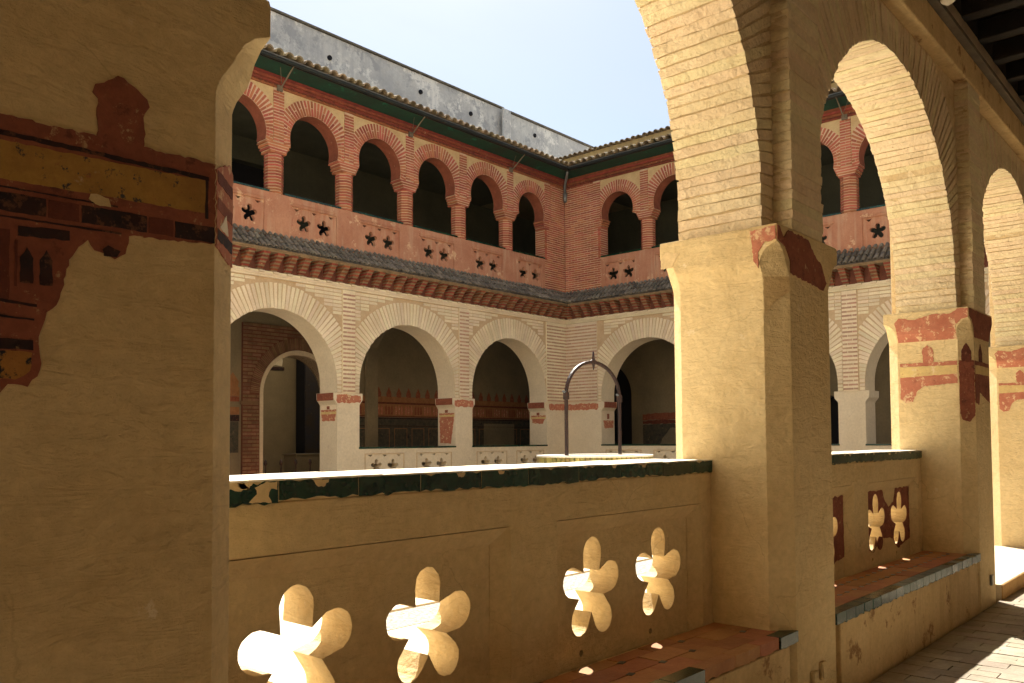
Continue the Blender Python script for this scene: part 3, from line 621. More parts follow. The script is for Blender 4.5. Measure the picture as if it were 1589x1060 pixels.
# ------------------------------------------------------------------ the far ranges
def far_range(thing, fr, c0, umax, other_u):
    """thing: parent; c0: u of the pier nearest the corner; umax: length"""
    T = thing
    H = 1.705; W2 = .345        # half opening, half pier
    centres = []; k = 0
    while c0+k*P_ < umax+P_: centres.append(c0+k*P_); k += 1
    # ---- lower wall
    poly = [(0, -.05)]
    for k in range(len(centres)-1):
        a = centres[k]+W2; b = centres[k+1]-W2; cc = (a+b)/2; h = (b-a)/2
        if a > umax: break
        bot = 1.40 if not (fr is FA and k == 2) else .02
        if k == 0: pass
        poly += [(a, -.05)] if False else []
    # opening polygons as holes
    holes = []; bays = []
    for k in range(len(centres)-1):
        a = centres[k]+W2; b = centres[k+1]-W2; cc = (a+b)/2; h = (b-a)/2
        if b > umax-.1: continue
        bot = 1.40 if not (fr is FA and k == 2) else .03
        n = 40
        hp = [(a, bot), (b, bot), (b, AZ)]+[(cc+h*math.cos(PI*q/n), AZ+h*math.sin(PI*q/n)) for q in range(1, n)]+[(a, AZ)]
        holes.append(hp); bays.append((k, a, b, cc, h, bot))
    mb = MB(); plate(mb, fr, [(0, -.05), (umax, -.05), (umax, 5.40), (0, 5.40)], [h_ for h_ in holes], -.72, -.012, mi=1, mside=0)
    lw = put(mb, 'lower_wall', [m_farwhite, m_farjoint], T)
    # plain plaster of the piers and parapets up to the capitals
    for k, a, b, cc, h, bot in bays:
        if bot > 1:
            stars = [cc-1.13, cc-.62, cc+.62, cc+1.13] if False else [cc-1.16, cc-.62, cc+.60, cc+1.14]
            hl = [star(s, .90, .20, 40) for s in stars]
            for pc in (cc-.89, cc+.87):
                for du in (-.52, 0, .52): hl.append([(pc+du-.07, 1.235), (pc+du, 1.19), (pc+du+.07, 1.235)])
            mb = MB(); plate(mb, fr, [(a-.02, .2), (b+.02, .2), (b+.02, 1.395), (a-.02, 1.395)], hl, -.25, -.001)
            # cut the wall behind by an opening already: parapet stands in it
            put(mb, 'parapet', m_farplaster, T)
            mb = MB()
            for pc in (cc-.89, cc+.87):
                for (q0, q1, z0, z1) in ((pc-.68, pc+.68, 1.25, 1.275), (pc-.68, pc-.655, .5, 1.25), (pc+.655, pc+.68, .5, 1.25)): fbox(mb, fr, q0, q1, z0, z1, -.0005, .018)
            put(mb, 'parapet_moulding', m_farplaster, T)
            nt_ = 12
            for q in range(nt_):
                mb = MB(); fbox(mb, fr, a+(b-a)*q/nt_+.003, a+(b-a)*(q+1)/nt_-.003, 1.4, 1.44, -.28, .012); put(mb, 'sill_tile', m_glaze, T)
    return bays, lw
class Dummy: pass
RA = empty('cloister_range', (WX-6, DY, 0), 'two-storey far left range of red brick arches over whitewashed arcade', 'building')
RB = empty('cloister_range', (WX, DY-6, 0), 'two-storey far right range seen behind the middle pier, under a yellow upper wall', 'building')

bm_red = [unit_piece('brick', m_red, 100+i, .03) for i in range(5)]
bm_wh = [unit_piece('limewashed_brick', m_farwhite, 110+i, .03) for i in range(5)]
bm_pk = [unit_piece('washed_brick', m_pinkbrick, 120+i, .03) for i in range(5)]

def build_range(T, fr, c0, umax, corner_w, jamb_u, isA):
    H0 = 1.705; W2 = .345
    cs = [c0+k*P_ for k in range(0, 6) if c0+k*P_ < umax+P_]
    bays = []; holes = []
    n = 40
    for k in range(len(cs)-1):
        a = cs[k]+W2+.0; b = cs[k+1]-W2
        if b > umax: break
        cc = (a+b)/2; h = (b-a)/2; door = isA and k == 2
        bot = .03 if door else .2
        holes.append([(a, bot), (b, bot), (b, AZ)]+[(cc+h*math.cos(PI*q/n), AZ+h*math.sin(PI*q/n)) for q in range(1, n)]+[(a, AZ)])
        bays.append((k, a, b, cc, h, door))
    mb = MB(); plate(mb, fr, [(0, -.05), (umax, -.05), (umax, 5.40), (0, 5.40)], holes, -.72, -.012, 1, 0)
    put(mb, 'lower_wall', [m_farplaster, m_farjoint], T)
    V = Pieces(T, 'voussoir', [unit_piece('voussoir', m_farwhite, 130+i, .02) for i in range(5)], behind=occl)
    Wb = Pieces(T, 'limewashed_brick', bm_wh, behind=occl)
    Pk = Pieces(T, 'washed_brick', bm_pk, behind=occl)
    # pier shafts (plain plaster) with capitals
    pl = [(0.0, cs[0]+W2)]+[(c-W2, c+W2) for c in cs[1:] if c-W2 < umax]
    for j, (a, b) in enumerate(pl):
        mb = MB(); fbox(mb, fr, a, b, -.05, 2.50, -.0115, .0)
        put(mb, 'pier_face', m_farplaster, T, bevel=0)
        mb = MB()
        # capital: spreads into the openings
        prof = [(0, 2.50), (.012, 2.53), (.04, 2.565), (.08, 2.61), (.095, 2.64), (.10, 2.80)]
        L = [(a-(q[0] if j else 0), q[1]) for q in prof]; Rr = [(b+q[0], q[1]) for q in prof]
        plate(mb, fr, L+Rr[::-1], [], -.73, .002)
        o = put(mb, 'capital', m_farplaster, T)
        rr = random.Random(j+7*isA)
        aa, bb = (a-.06, b+.05) if j else (max(0, a+.05), b-.1)
        if not (not isA and j == 2):
            mb = MB(); plate(mb, fr, jag([(aa+.04, 2.56), (bb-.06, 2.55), (bb-.02, 2.62), (bb-.02, 2.74), (aa+(bb-aa)*.5, 2.76), (aa+.03, 2.74), (aa, 2.64)], .02, .06, j+3), [], -.01, .006); put(mb, 'painted_plaster', p_red2, o)
        # painted reveal on the side that faces the camera
        for uu, sg in ((a, -1), (b, 1)):
            if (isA and sg > 0) or (not isA and sg < 0) or (j == 0 and sg < 0): continue
        ur = a if isA else b; s_ = -1 if isA else 1
        if isA and j == 0: ur = b; s_ = 1
        # A: the camera sees the faces that look to -X (towards larger u)
        ur = b; s_ = 1
        def rv(n0, n1, z0, z1, m_, e, nm='painted_plaster', ur=ur, s_=s_):
            mb = MB(); dn = (n1-n0)*.12
            q = jag([(n0+dn*random.random(), z0+.05*random.random()), (n1-dn*random.random()*2, z0), (n1, z1), (n0, z1)], .012, .05, int(z0*100)+j) if z0 < 2.2 else jag([(n0, z0), (n1, z0), (n1, z1), (n0, z1)], .004, .04, int(z0*100)+j)
            plate(mb, Fr(lambda a_, b_, h_: fr.p(ur+h_, b_, a_)), q, [], 0, e); put(mb, nm, m_, o)
        if isA:
            rv(-.66, -.04, 2.10 if j != 1 else 1.5, 2.38, p_red2, .006)
            rv(-.66, -.04, 2.385, 2.495, m_farwhite, .007); rv(-.42, -.30, 2.39, 2.47, p_red, .010, 'painted_merlon')
            rv(-.66, -.04, 2.27, 2.33, p_yel2, .010, 'painted_band')
            mb = MB(); fbox(mb, fr, ur+.094, ur+.108, 2.61, 2.795, -.70, -.03); put(mb, 'painted_plaster', p_red, o)
        elif j == 0:
            rv(-.66, -.10, 1.95, 2.2, p_red2, .006); rv(-.66, -.04, 2.22, 2.5, m_farwhite, .007); rv(-.42, -.30, 2.25, 2.42, p_red, .010, 'painted_merlon')
            mb = MB(); fbox(mb, fr, ur+.094, ur+.108, 2.61, 2.795, -.70, -.03); put(mb, 'painted_plaster', p_red, o)
    # voussoirs and spandrel bricks
    for k, a, b, cc, h, door in bays:
        N = 58; ring = .60
        lim = P_/2-.215; 
        for q in range(N):
            t = PI*(q+.5)/N; c, s = math.cos(t), math.sin(t)
            limu = lim
            if k == 0 and c < 0: limu = cc-corner_w-.02
            ro = min(h+ring, limu/max(abs(c), 1e-3), (5.34-AZ)/max(s, 1e-3)); ri = h+.003
            if ro-ri < .05: continue
            p = [(cc+ri*c, AZ+ri*s), (cc+ro*c, AZ+ro*s)]
            A0 = Vector(fr.p(*p[0], 0)); A1 = Vector(fr.p(*p[1], 0)); X = A1-A0; Nn = (Vector(fr.p(0, 0, 1))-Vector(fr.p(0, 0, 0)))
            Z = (X.normalized().cross(Nn)).normalized()*(PI*(h+.15)/N*.80)
            m = Matrix((X, Nn*.03, Z)).transposed().to_4x4(); m.translation = (A0+A1)/2-Nn*.013+Nn*random.uniform(-.002, .002); V.add(m)
        # stilted part
        for sg in (-1, 1):
            for q in range(2):
                u_ = cc+sg*h; e = min(.42, lim-h) if not (k == 0 and sg < 0) else cc-h-corner_w-.02
                if e > .05: Wb.box(fr, u_+sg*.003, u_+sg*(e), 2.815+q*.09, 2.885+q*.09, -.028, .001)
        # horizontal spandrel bricks
        z = 3.0
        while z < 5.30:
            for u0_ in np.arange(cc-lim, cc+lim, .27):
                u1_ = min(u0_+.26, cc+lim)
                lo = corner_w+.01 if k == 0 else cc-lim
                if u0_ < lo: continue
                ok = all(math.hypot(uu-cc, zz-AZ) > h+ring+.02 for uu in (u0_, u1_) for zz in (z, z+.07))
                if ok: Wb.box(fr, u0_, u1_, z+.008, z+.075, -.028, .0+random.uniform(-.001, .001))
            z += .092
    # pilaster strips
    for j, c in enumerate(cs):
        if c > umax: break
        if j == 0: u0_, u1_ = .0, corner_w
        else: u0_, u1_ = c-.19, c+.19
        mb = MB(); fbox(mb, fr, u0_, u1_, 2.802, 5.39, -.011, .028); put(mb, 'pilaster', m_farwhite, T)
        z = 2.83; row = 0
        while z < 5.32:
            L = u1_-u0_; off = .13 if row % 2 else 0; u = u0_+.004-off
            while u < u1_-.01:
                e0, e1 = max(u, u0_+.004), min(u+.25, u1_-.004)
                if e1-e0 > .04: Pk.box(fr, e0, e1, z, z+.046, .0, .034+random.uniform(-.002, .002))
                u += .265
            z += .105; row += 1
    V.done(); Wb.done(); Pk.done()
    # sill and pierced parapet in each lower bay
    for k, a, b, cc, h, door in bays:
        if door: continue
        stars = [cc-1.16, cc-.60, cc+.60, cc+1.16]
        hl = [star(s, .93, .19, 40) for s in stars]
        for pc in (cc-.88, cc+.88):
            for du in (-.48, 0, .48): hl.append([(pc+du-.07, 1.235), (pc+du, 1.185), (pc+du+.07, 1.235)])
        mb = MB(); plate(mb, fr, [(a-.02, .15), (b+.02, .15), (b+.02, 1.395), (a-.02, 1.395)], hl, -.25, .001)
        put(mb, 'parapet', m_farplaster, T)
        mb = MB()
        for pc in (cc-.88, cc+.88):
            for (q0, q1, z0, z1) in ((pc-.66, pc+.66, 1.255, 1.275), (pc-.66, pc-.64, .5, 1.2549), (pc+.64, pc+.66, .5, 1.2549)): fbox(mb, fr, q0, q1, z0, z1, .0, .016)
        put(mb, 'parapet_moulding', m_stepedge if False else m_farjoint, T)
        for q in range(12):
            mb = MB(); fbox(mb, fr, a-.02+(b-a+.04)*q/12+.003, a-.02+(b-a+.04)*(q+1)/12-.003, 1.3955, 1.44, -.28, .014); put(mb, 'sill_tile', m_glaze, T)
    # ---- string course and corbel table
    mb = MB(); fbox(mb, fr, 0, umax, 5.40, 5.45, -.3, .04); fbox(mb, fr, 0, umax, 5.4501, 5.49, -.3, .065); fbox(mb, fr, 0, umax, 5.4901, 5.54, -.3, .05); put(mb, 'string_course', m_farwhite, T)
    mb = MB(); fbox(mb, fr, 0, umax, 5.5401, 5.925, -.5, .0); put(mb, 'corbel_wall', m_redwall, T)  # brick darkened to deepen the shade in the gaps between corbels
    cb = bpy.data.meshes.new('corbel'); q = MB()
    for s in range(5):
        z0 = .0+s*.076; n1 = .07+.070*s
        q.box((-.078, 0, z0), (.078, n1-.014, z0+.033), 1); q.box((-.085, 0, z0+.0331), (.085, n1+.012, z0+.0759), 0)
    corb = q.build('corbel', [m_cred, m_corbel_m], None, link=False); fixn(corb)
    CB = Pieces(T, 'corbel', [corb.data], behind=occl); DN = Pieces(T, 'dentil', [unit_piece('dentil', m_farwhite, 3, .03)], behind=occl)
    u = .20
    while u < umax:
        o_ = Vector(fr.p(u, 5.545, 0)); U = Vector(fr.p(u+1, 5.545, 0))-o_; Nn = Vector(fr.p(u, 5.545, 1))-o_
        m = Matrix((U, Nn, Vector((0, 0, 1)))).transposed().to_4x4(); m.translation = o_; CB.add(m)
        DN.box(fr, u-.11, u+.03, 5.50, 5.538, .04, .10)
        u += .375
    CB.done(); DN.done()
    mb = MB(); fbox(mb, fr, 0, umax, 5.926, 5.955, -.4, .39); fbox(mb, fr, 0, umax, 5.9551, 5.985, -.4, .43); put(mb, 'cornice_board', m_corbel_m, T)
    # skirt of tiles
    sk = MB(); sk.add([fr.p(0, 5.99, .45), fr.p(umax, 5.99, .45), fr.p(umax, 6.38, 0), fr.p(0, 6.38, 0), fr.p(0, 5.986, .45), fr.p(umax, 5.986, .45), fr.p(umax, 5.986, 0), fr.p(0, 5.986, 0)], [(0, 1, 2, 3), (4, 5, 6, 7), (0, 4, 5, 1), (2, 6, 7, 3), (1, 5, 6, 2), (0, 3, 7, 4)]); put(sk, 'skirt_bed', m_skirt, T)
    # (tile mesh: unit half-barrel along local Y)
    def barrel(name, m, seed):
        r = random.Random(seed); q = MB(); ns = 6; vs = []
        for yy, sc_ in ((-.5, 1.0), (.5, .84)):
            for rad in (.5, .38):
                for k in range(ns+1):
                    t = PI*k/ns; vs.append((rad*sc_*math.cos(t)+r.uniform(-.015, .015), yy, rad*sc_*math.sin(t)*1.0+r.uniform(-.015, .015)))
        n_ = ns+1; fs = []
        for k in range(ns):
            fs += [(k, k+1, 2*n_+k+1, 2*n_+k), (n_+k+1, n_+k, 3*n_+k, 3*n_+k+1), (k, n_+k, n_+k+1, k+1), (2*n_+k, 2*n_+k+1, 3*n_+k+1, 3*n_+k)]
        fs += [(0, 2*n_, 3*n_, n_), (ns, n_+ns, 3*n_+ns, 2*n_+ns)]
        q.add(vs, fs); o = q.build(name, m, None, link=False); fixn(o); return o.data
    def tile_rows(P, n_front, z_front, slope, rows, L, spacing, rad, inner=.0):
        u = inner+spacing*.5
        while u < umax:
            for rr in range(rows):
                ang = slope+random.uniform(-.05, .05); yw = random.uniform(-.07, .07)
                nn = n_front-(rr+.5)*L*.86; zz = z_front+(rr+.5)*L*.86*math.tan(slope)
                o_ = Vector(fr.p(u+random.uniform(-.008, .008), zz, nn)); U = (Vector(fr.p(u+1, zz, nn))-Vector(fr.p(u, zz, nn))); Nn = Vector(fr.p(0, 0, 1))-Vector(fr.p(0, 0, 0))
                Y = (-Nn*math.cos(ang)+Vector((0, 0, 1))*math.sin(ang)+U*yw).normalized(); Zv = (U.cross(Y)); Zv = Zv if Zv.z > 0 else -Zv
                m = Matrix((U.normalized()*rad*2, Y*L, Zv.normalized()*rad*2)).transposed().to_4x4(); m.translation = o_+Vector((0, 0, random.uniform(-.006, .006)))
                P.add(m)
            u += spacing*random.uniform(.94, 1.06)
    bs = [barrel('skirt_tile', m_skirt, i) for i in range(4)]
    SK = Pieces(T, 'skirt_tile', bs, behind=occl); tile_rows(SK, .50, 6.00, .70, 3, .24, .15, .058); SK.done()
    # ---- upper balustrade
    jb = jamb_u
    cols = [jamb_u+.0]
    uc = (4.78-2.05 if isA else 3.11)
    cols = []; u = uc
    while u < umax: cols.append(u); u += P_/2
    edges = [jb-.0]+cols
    hl = []; pans = []
    for j in range(len(edges)-1):
        e0 = edges[j]+(.37 if j else .17); e1 = edges[j+1]-.37; pc = (e0+e1)/2; pans.append((e0, e1, pc))
        for s in (-.29, .29): hl.append(star(pc+s, 6.83, .20, 40))
        for s in (-.50, 0, .50): hl.append([(pc+s-.075, 7.16), (pc+s, 7.095), (pc+s+.075, 7.16)])
    end = edges[-1]+.2
    mb = MB(); plate(mb, fr, [(jb-.0, 6.30), (end, 6.30), (end, 7.30), (jb, 7.30)], hl, -.12, -.03); put(mb, 'balustrade', m_rose, T)
    mb = MB(); plate(mb, fr, [(jb, 6.30), (end, 6.30), (end, 7.42), (jb, 7.42)], [[(e0, 6.42), (e1, 6.42), (e1, 7.20), (e0, 7.20)] for e0, e1, pc in pans], -.0299, .0); put(mb, 'balustrade_frame', m_rose, T)
    mb = MB(); fbox(mb, fr, jb, end, 7.30, 7.42, -.2, -.0301)
    for e0, e1, pc in pans: fbox(mb, fr, e0-.03, e1+.03, 7.215, 7.24, .0005, .014); fbox(mb, fr, e0-.03, e1+.03, 7.27, 7.29, .0005, .012)
    put(mb, 'balustrade_moulding', m_rose, T)
    for j in range(len(edges)-1):
        s0 = edges[j]+(.24 if j else .0); s1 = edges[j+1]-.16; nn = 5
        for q in range(nn):
            mb = MB(); fbox(mb, fr, s0+(s1-s0)*q/nn+.003, s0+(s1-s0)*(q+1)/nn-.003, 7.421, 7.465, -.24, .012+random.uniform(0, .004)); put(mb, 'sill_tile', m_glaze, T)
    # ---- corner brickwork
    Bk = Pieces(T, 'brick', bm_red, behind=occl)
    mb = MB(); fbox(mb, fr, 0, jb, 6.30, 9.93, -.4, -.010); put(mb, 'corner_wall', m_redjoint, T)
    z = 6.33; row = 0
    while z < 9.9:
        u = .004-(.13 if row % 2 else 0)
        while u < jb-.01:
            e0, e1 = max(u, .004), min(u+.245, jb-.0)
            if e1-e0 > .04: Bk.box(fr, e0, e1, z, z+.044, -.02, random.uniform(-.002, .004))
            u += .262
        z += .071; row += 1
    # jamb capital
    for q in range(4): Bk.box(fr, jb-.2, jb+.02+.035*q, 8.40+q*.066, 8.445+q*.066, -.38, .004)
    z = 7.43
    while z < 8.38: Bk.box(fr, jb-.10, jb+.006, z, z+.044, -.385, .003); z += .0715
    # ---- columns
    octm = []
    for i in range(4):
        q = MB(); r = random.Random(i); vs = []
        c_ = .30
        base = [(-.5+c_, -.5), (.5-c_, -.5), (.5, -.5+c_), (.5, .5-c_), (.5-c_, .5), (-.5+c_, .5), (-.5, .5-c_), (-.5, -.5+c_)]
        j_ = [(p[0]+r.uniform(-.012, .012), p[1]+r.uniform(-.012, .012)) for p in base]
        for zz in (-.5, .5): vs += [(p[0], p[1], zz) for p in j_]
        fs = [tuple(range(8))[::-1], tuple(range(8, 16))]+[(k, (k+1) % 8, 8+(k+1) % 8, 8+k) for k in range(8)]
        q.add(vs, fs); o = q.build('brick_course', m_red, None, link=False); fixn(o); octm.append(o.data)
    CO = Pieces(T, 'brick_course', octm, behind=occl)
    for c in cols:
        mb = MB(); plate(mb, Fr(lambda a, b, h_, c=c: fr.p(c+a, h_, -.2+b)), [(-.075, -.193), (.075, -.193), (.193, -.075), (.193, .075), (.075, .193), (-.075, .193), (-.193, .075), (-.193, -.075)], [], 7.42, 8.4)
        put(mb, 'column', m_redjoint, T)
        z = 7.43
        while z < 8.36:
            ctr = Vector(fr.p(c, z+.022, -.20)); m = Matrix.Diagonal((.43, .43, .044, 1)); m.translation = ctr; CO.add(m); z += .0715
        for q in range(4):
            Bk.box(fr, c-.225-.035*q, c+.225+.035*q, 8.385+q*.068, 8.43+q*.068, -.40, .006)
            mb = MB(); fbox(mb, fr, c-.215-.035*q, c+.215+.035*q, 8.431+q*.068, 8.4525+q*.068, -.39, -.004); put(mb, 'impost_mortar', m_redjoint, T)
    CO.done()
    # ---- horseshoe arch wall
    R = .705; ZC = 8.83
    poly = [(jb, 9.93), (jb, 8.66)]; arcs = []
    for j in range(len(edges)-1):
        e0, e1 = edges[j], edges[j+1]
        cc = (e0+e1)/2 if j else (e0+.33+e1-.33)/2+ (0 if isA else 0)
        if j == 0: cc = edges[1]-P_/4
        h = R if j else min(R, cc-jb-.03)
        t0 = -math.asin(min(.99, (ZC-8.66)/h)); arcs.append((cc, h))
        poly += [(cc-h*math.cos(t0+(PI-2*t0)*q/36), ZC+h*math.sin(t0+(PI-2*t0)*q/36)) for q in range(37)]
    poly += [(end, 8.66), (end, 9.93)]
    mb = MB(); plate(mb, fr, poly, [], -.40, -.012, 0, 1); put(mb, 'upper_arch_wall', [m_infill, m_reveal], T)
    UV = Pieces(T, 'arch_brick', bm_red, behind=occl)
    mortar = MB()
    for cc, h in arcs:
        rg = .37; N = 37; t0 = -math.asin((ZC-8.66)/h)
        mp = [(cc-(h+.001)*math.cos(t0+(PI-2*t0)*q/36), ZC+(h+.001)*math.sin(t0+(PI-2*t0)*q/36)) for q in range(37)]
        lim = P_/4-.15
        op = [(max(cc-lim-.0, min(cc+lim, cc-(h+rg)*math.cos(t0+(PI-2*t0)*q/36))), min(9.9, ZC+(h+rg)*math.sin(t0+(PI-2*t0)*q/36))) for q in range(37)]
        plate(mortar, fr, mp+op[::-1], [], -.02, -.006)
        for q in range(N):
            t = t0+(PI-2*t0)*(q+.5)/N; c, s = math.cos(t), math.sin(t)
            ro = min(h+rg, lim/max(abs(c), 1e-3), (9.9-ZC)/max(s, 1e-3) if s > 0 else 9); ri = h+.002
            if ro-ri < .05: continue
            parts = [(ri, ro)] if (q % 2 == 0) else [(ri, ri+(ro-ri)*.52-.008), (ri+(ro-ri)*.52+.008, ro)]
            for (b0, b1) in parts:
                A0 = Vector(fr.p(cc-b0*c, ZC+b0*s, 0)); A1 = Vector(fr.p(cc-b1*c, ZC+b1*s, 0)); X = A1-A0; Nn = Vector(fr.p(0, 0, 1))-Vector(fr.p(0, 0, 0))
                Z = X.normalized().cross(Nn).normalized()*((PI-2*t0)*(h+.10)/N*.66)
                m = Matrix((X, Nn*.03, Z)).transposed().to_4x4(); m.translation = (A0+A1)/2-Nn*.009+Nn*random.uniform(-.002, .003); UV.add(m)
    put(mortar, 'arch_mortar', m_redjoint, T)
    # brick strips between the arches
    for c in cols+[jb-.14]:
        mb = MB(); fbox(mb, fr, c-.135, c+.135, 8.66, 9.925, -.01, .012); put(mb, 'strip_mortar', m_redjoint, T)
        z = 8.67; row = 0
        while z < 9.88:
            if row % 2: Bk.box(fr, c-.14, c+.14, z, z+.046, .0, .022)
            else: Bk.box(fr, c-.14, c-.006, z, z+.046, .0, .022); Bk.box(fr, c+.006, c+.14, z, z+.046, .0, .022)
            z += .0715; row += 1
    Bk.done(); UV.done()
    # ---- frieze, soffit, gutter, eave tiles, roof
    mb = MB()
    for q, (z0, z1, n1) in enumerate(((9.931, 9.975, .03), (9.9752, 10.0, .015), (10.0002, 10.055, .065), (10.0552, 10.07, .05), (10.0702, 10.13, .10), (10.1302, 10.19, .13))): fbox(mb, fr, 0, umax, z0, z1, -.4, n1)
    put(mb, 'frieze', m_cred, T)
    DT = Pieces(T, 'frieze_dentil', [unit_piece('frieze_dentil', m_redwall, 5, .03)], behind=occl); u = .1
    while u < umax: DT.box(fr, u, u+.055, 9.976, 9.999, .01, .05); u += .13
    DT.done()
    mb = MB(); a_, b_ = (10.20, .12), (10.34, .56)
    mb.add([fr.p(0, 10.192, .10), fr.p(umax, 10.192, .10), fr.p(umax, 10.27, .56), fr.p(0, 10.27, .56), fr.p(0, 10.33, .10), fr.p(umax, 10.33, .10), fr.p(umax, 10.30, .56), fr.p(0, 10.30, .56)], [(0, 1, 2, 3), (7, 6, 5, 4), (0, 4, 5, 1), (3, 2, 6, 7), (1, 5, 6, 2), (0, 3, 7, 4)])
    put(mb, 'soffit_board', m_greenwood, T)
    mb = MB(); fbox(mb, fr, 0, umax, 10.265, 10.33, .5605, .60); put(mb, 'fascia_board', m_darkmetal, T)
    mb = MB(); tube(mb, [fr.p(.55, 10.31, .66), fr.p(umax, 10.31, .66)], .05, 10); put(mb, 'gutter', m_darkmetal, T)
    mb = MB(); tube(mb, [fr.p(.55, 10.345, .715), fr.p(umax, 10.345, .715)], .012, 6); put(mb, 'gutter_lip', m_metal, T)
    RT = Pieces(T, 'roof_tile', [barrel('roof_tile', m_roof, 10+i) for i in range(4)], behind=occl); tile_rows(RT, .74, 10.38, .30, 3, .42, .25, .116); RT.done()
    mb = MB(); mb.add([fr.p(0, 10.34, .58), fr.p(umax, 10.34, .58), fr.p(umax, 11.5, -4.2), fr.p(0, 11.5, -4.2), fr.p(0, 10.30, .58), fr.p(umax, 10.30, .58), fr.p(umax, 11.4, -4.2), fr.p(0, 11.4, -4.2)], [(0, 1, 2, 3), (7, 6, 5, 4), (0, 4, 5, 1), (3, 2, 6, 7), (1, 5, 6, 2), (0, 3, 7, 4)])
    put(mb, 'roof_slab', m_roof, T)
    # struts that brace the gutter
    for c in cols[(0 if isA else 1)::2]:
        mb = MB(); o0 = fr.p(c, 9.98, .02)
        tube(mb, [fr.p(c, 9.93, .03), fr.p(c, 9.96, .16), fr.p(c, 10.29, .63)], [.02, .02, .016], 6); tube(mb, [fr.p(c+.0, 10.02, .12), fr.p(c+.28, 10.2, .50)], .008, 5)
        fbox(mb, fr, c-.07, c+.07, 9.86, 9.99, .02, .07); put(mb, 'gutter_bracket', m_metal if False else m_woodpale, T)
    # ---- gallery floors, ceilings, back walls
    ext = 4.6
    mb = MB(); fbox(mb, fr, 0, umax, 5.33, 5.40, -4.0, -.721) if False else fbox(mb, fr, 0, umax, 5.60, 6.3, -4.0, -.501); put(mb, 'upper_floor', m_inner, T)
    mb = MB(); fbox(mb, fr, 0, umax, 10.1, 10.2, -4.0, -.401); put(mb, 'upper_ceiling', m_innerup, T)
    return bays
baysA = build_range(RA, FA, .68, 17.1, 1.03, 1.05, True)
baysB = build_range(RB, FB, 1.06, 14.35, 1.27, 1.45, False)

# corner post where the two gutters meet
mb = MB(); tube(mb, [(WX-.55, DY-.55, 10.34), (WX-.50, DY-.50, 10.2), (WX-.09, DY-.09, 10.0), (WX-.09, DY-.09, 9.45)], [.06, .04, .045, .05], 10); tube(mb, [(WX-.09, DY-.09, 9.75), (WX-.09, DY-.09, 9.47)], [.075, .06], 10)
fixn(tag(mb.build('downpipe', m_metal, None, smooth=True), 'short grey rainwater pipe hanging in the corner where the two brick walls meet', 'pipe'))

# back walls of the far galleries
YBK, XBK = 21.0, 26.0
dcx, dhw, dsp, dap = 14.25, 1.20, 2.95, 4.10
def gothic(cx, hw, sp, ap, bot, n=14):
    """pointed arch outline"""
    rise = ap-sp; R = (hw*hw+rise*rise)/(2*hw); t1 = math.asin(min(1, rise/R)); pts = [(cx-hw, bot)]
    for k in range(n+1):
        t = t1*k/n; pts.append((cx-hw+R-R*math.cos(t), sp+R*math.sin(t)))
    for k in range(n-1, -1, -1):
        t = t1*k/n; pts.append((cx+hw-R+R*math.cos(t), sp+R*math.sin(t)))
    pts.append((cx+hw, bot)); return pts
BWA = empty('gallery_wall', (15, YBK, 0), 'plastered back wall with a pointed brick doorway inside the far left gallery', 'wall')
BWB = empty('gallery_wall', (XBK, 10, 0), 'plastered back wall with dark doorways inside the far right gallery', 'wall')
FAI = Fr(lambda u, w_, n: (u, YBK-n, w_)); FBI = Fr(lambda u, w_, n: (XBK-n, u, w_))
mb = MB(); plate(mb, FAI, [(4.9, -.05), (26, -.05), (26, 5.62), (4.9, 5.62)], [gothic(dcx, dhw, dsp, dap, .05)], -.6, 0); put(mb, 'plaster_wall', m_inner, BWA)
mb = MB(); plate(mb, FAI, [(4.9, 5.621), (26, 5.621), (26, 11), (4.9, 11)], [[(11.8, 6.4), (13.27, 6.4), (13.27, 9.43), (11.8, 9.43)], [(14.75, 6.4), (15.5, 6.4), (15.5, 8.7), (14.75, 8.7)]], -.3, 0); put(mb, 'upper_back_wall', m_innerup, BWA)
mb = MB(); mb.box((4.9, YBK+.301, 5.7), (26, YBK+.4, 11)); put(mb, 'dark_room', m_black, BWA)  # black sheet stands for the darkness inside the upper openings
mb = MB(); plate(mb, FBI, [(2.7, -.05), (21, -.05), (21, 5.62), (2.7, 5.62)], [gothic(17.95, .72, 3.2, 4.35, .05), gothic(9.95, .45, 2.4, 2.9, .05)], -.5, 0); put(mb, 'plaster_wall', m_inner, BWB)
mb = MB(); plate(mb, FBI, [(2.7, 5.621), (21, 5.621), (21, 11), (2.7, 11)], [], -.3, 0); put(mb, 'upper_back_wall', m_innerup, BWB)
mb = MB(); mb.box((XBK+.501, 2.7, -.05), (XBK+.6, 21, 5.6)); put(mb, 'dark_room', m_black, BWB)  # black sheet in place of the unlit space past the doorways
# brick surround of the doorway
mb = MB(); outer = [(12.42, .05), (12.42, 4.72), (16.08, 4.72), (16.08, .05), (dcx+dhw+.10, .05)]
inner = gothic(dcx, dhw+.10, dsp, dap+.14, .05)
plate(mb, FAI, [(12.42, .05)]+inner+[(16.08, .05), (16.08, 4.9), (12.42, 4.9)], [], .002, .07); put(mb, 'door_surround', m_redwall, BWA)
mb = MB(); plate(mb, FAI, gothic(dcx, dhw+.10, dsp, dap+.14, .05)+gothic(dcx, dhw, dsp, dap, .05)[::-1], [], -.55, .10); put(mb, 'door_trim', m_farplaster, BWA)
m_dimbrick = mat('smoky_brick', (.25, .15, .09), (.17, .10, .06), scale=4, bump=.4, island=.2)  # darker, browner brick than on the outer arches
dbm = [unit_piece('surround_brick', m_dimbrick, 140+i, .02) for i in range(4)]
SB = Pieces(BWA, 'surround_brick', dbm, behind=lambda x, y: x < 357)
gi = gothic(dcx, dhw+.40, dsp, dap+.50, .05, 22); go = gothic(dcx, dhw+.12, dsp, dap+.16, .05, 22)
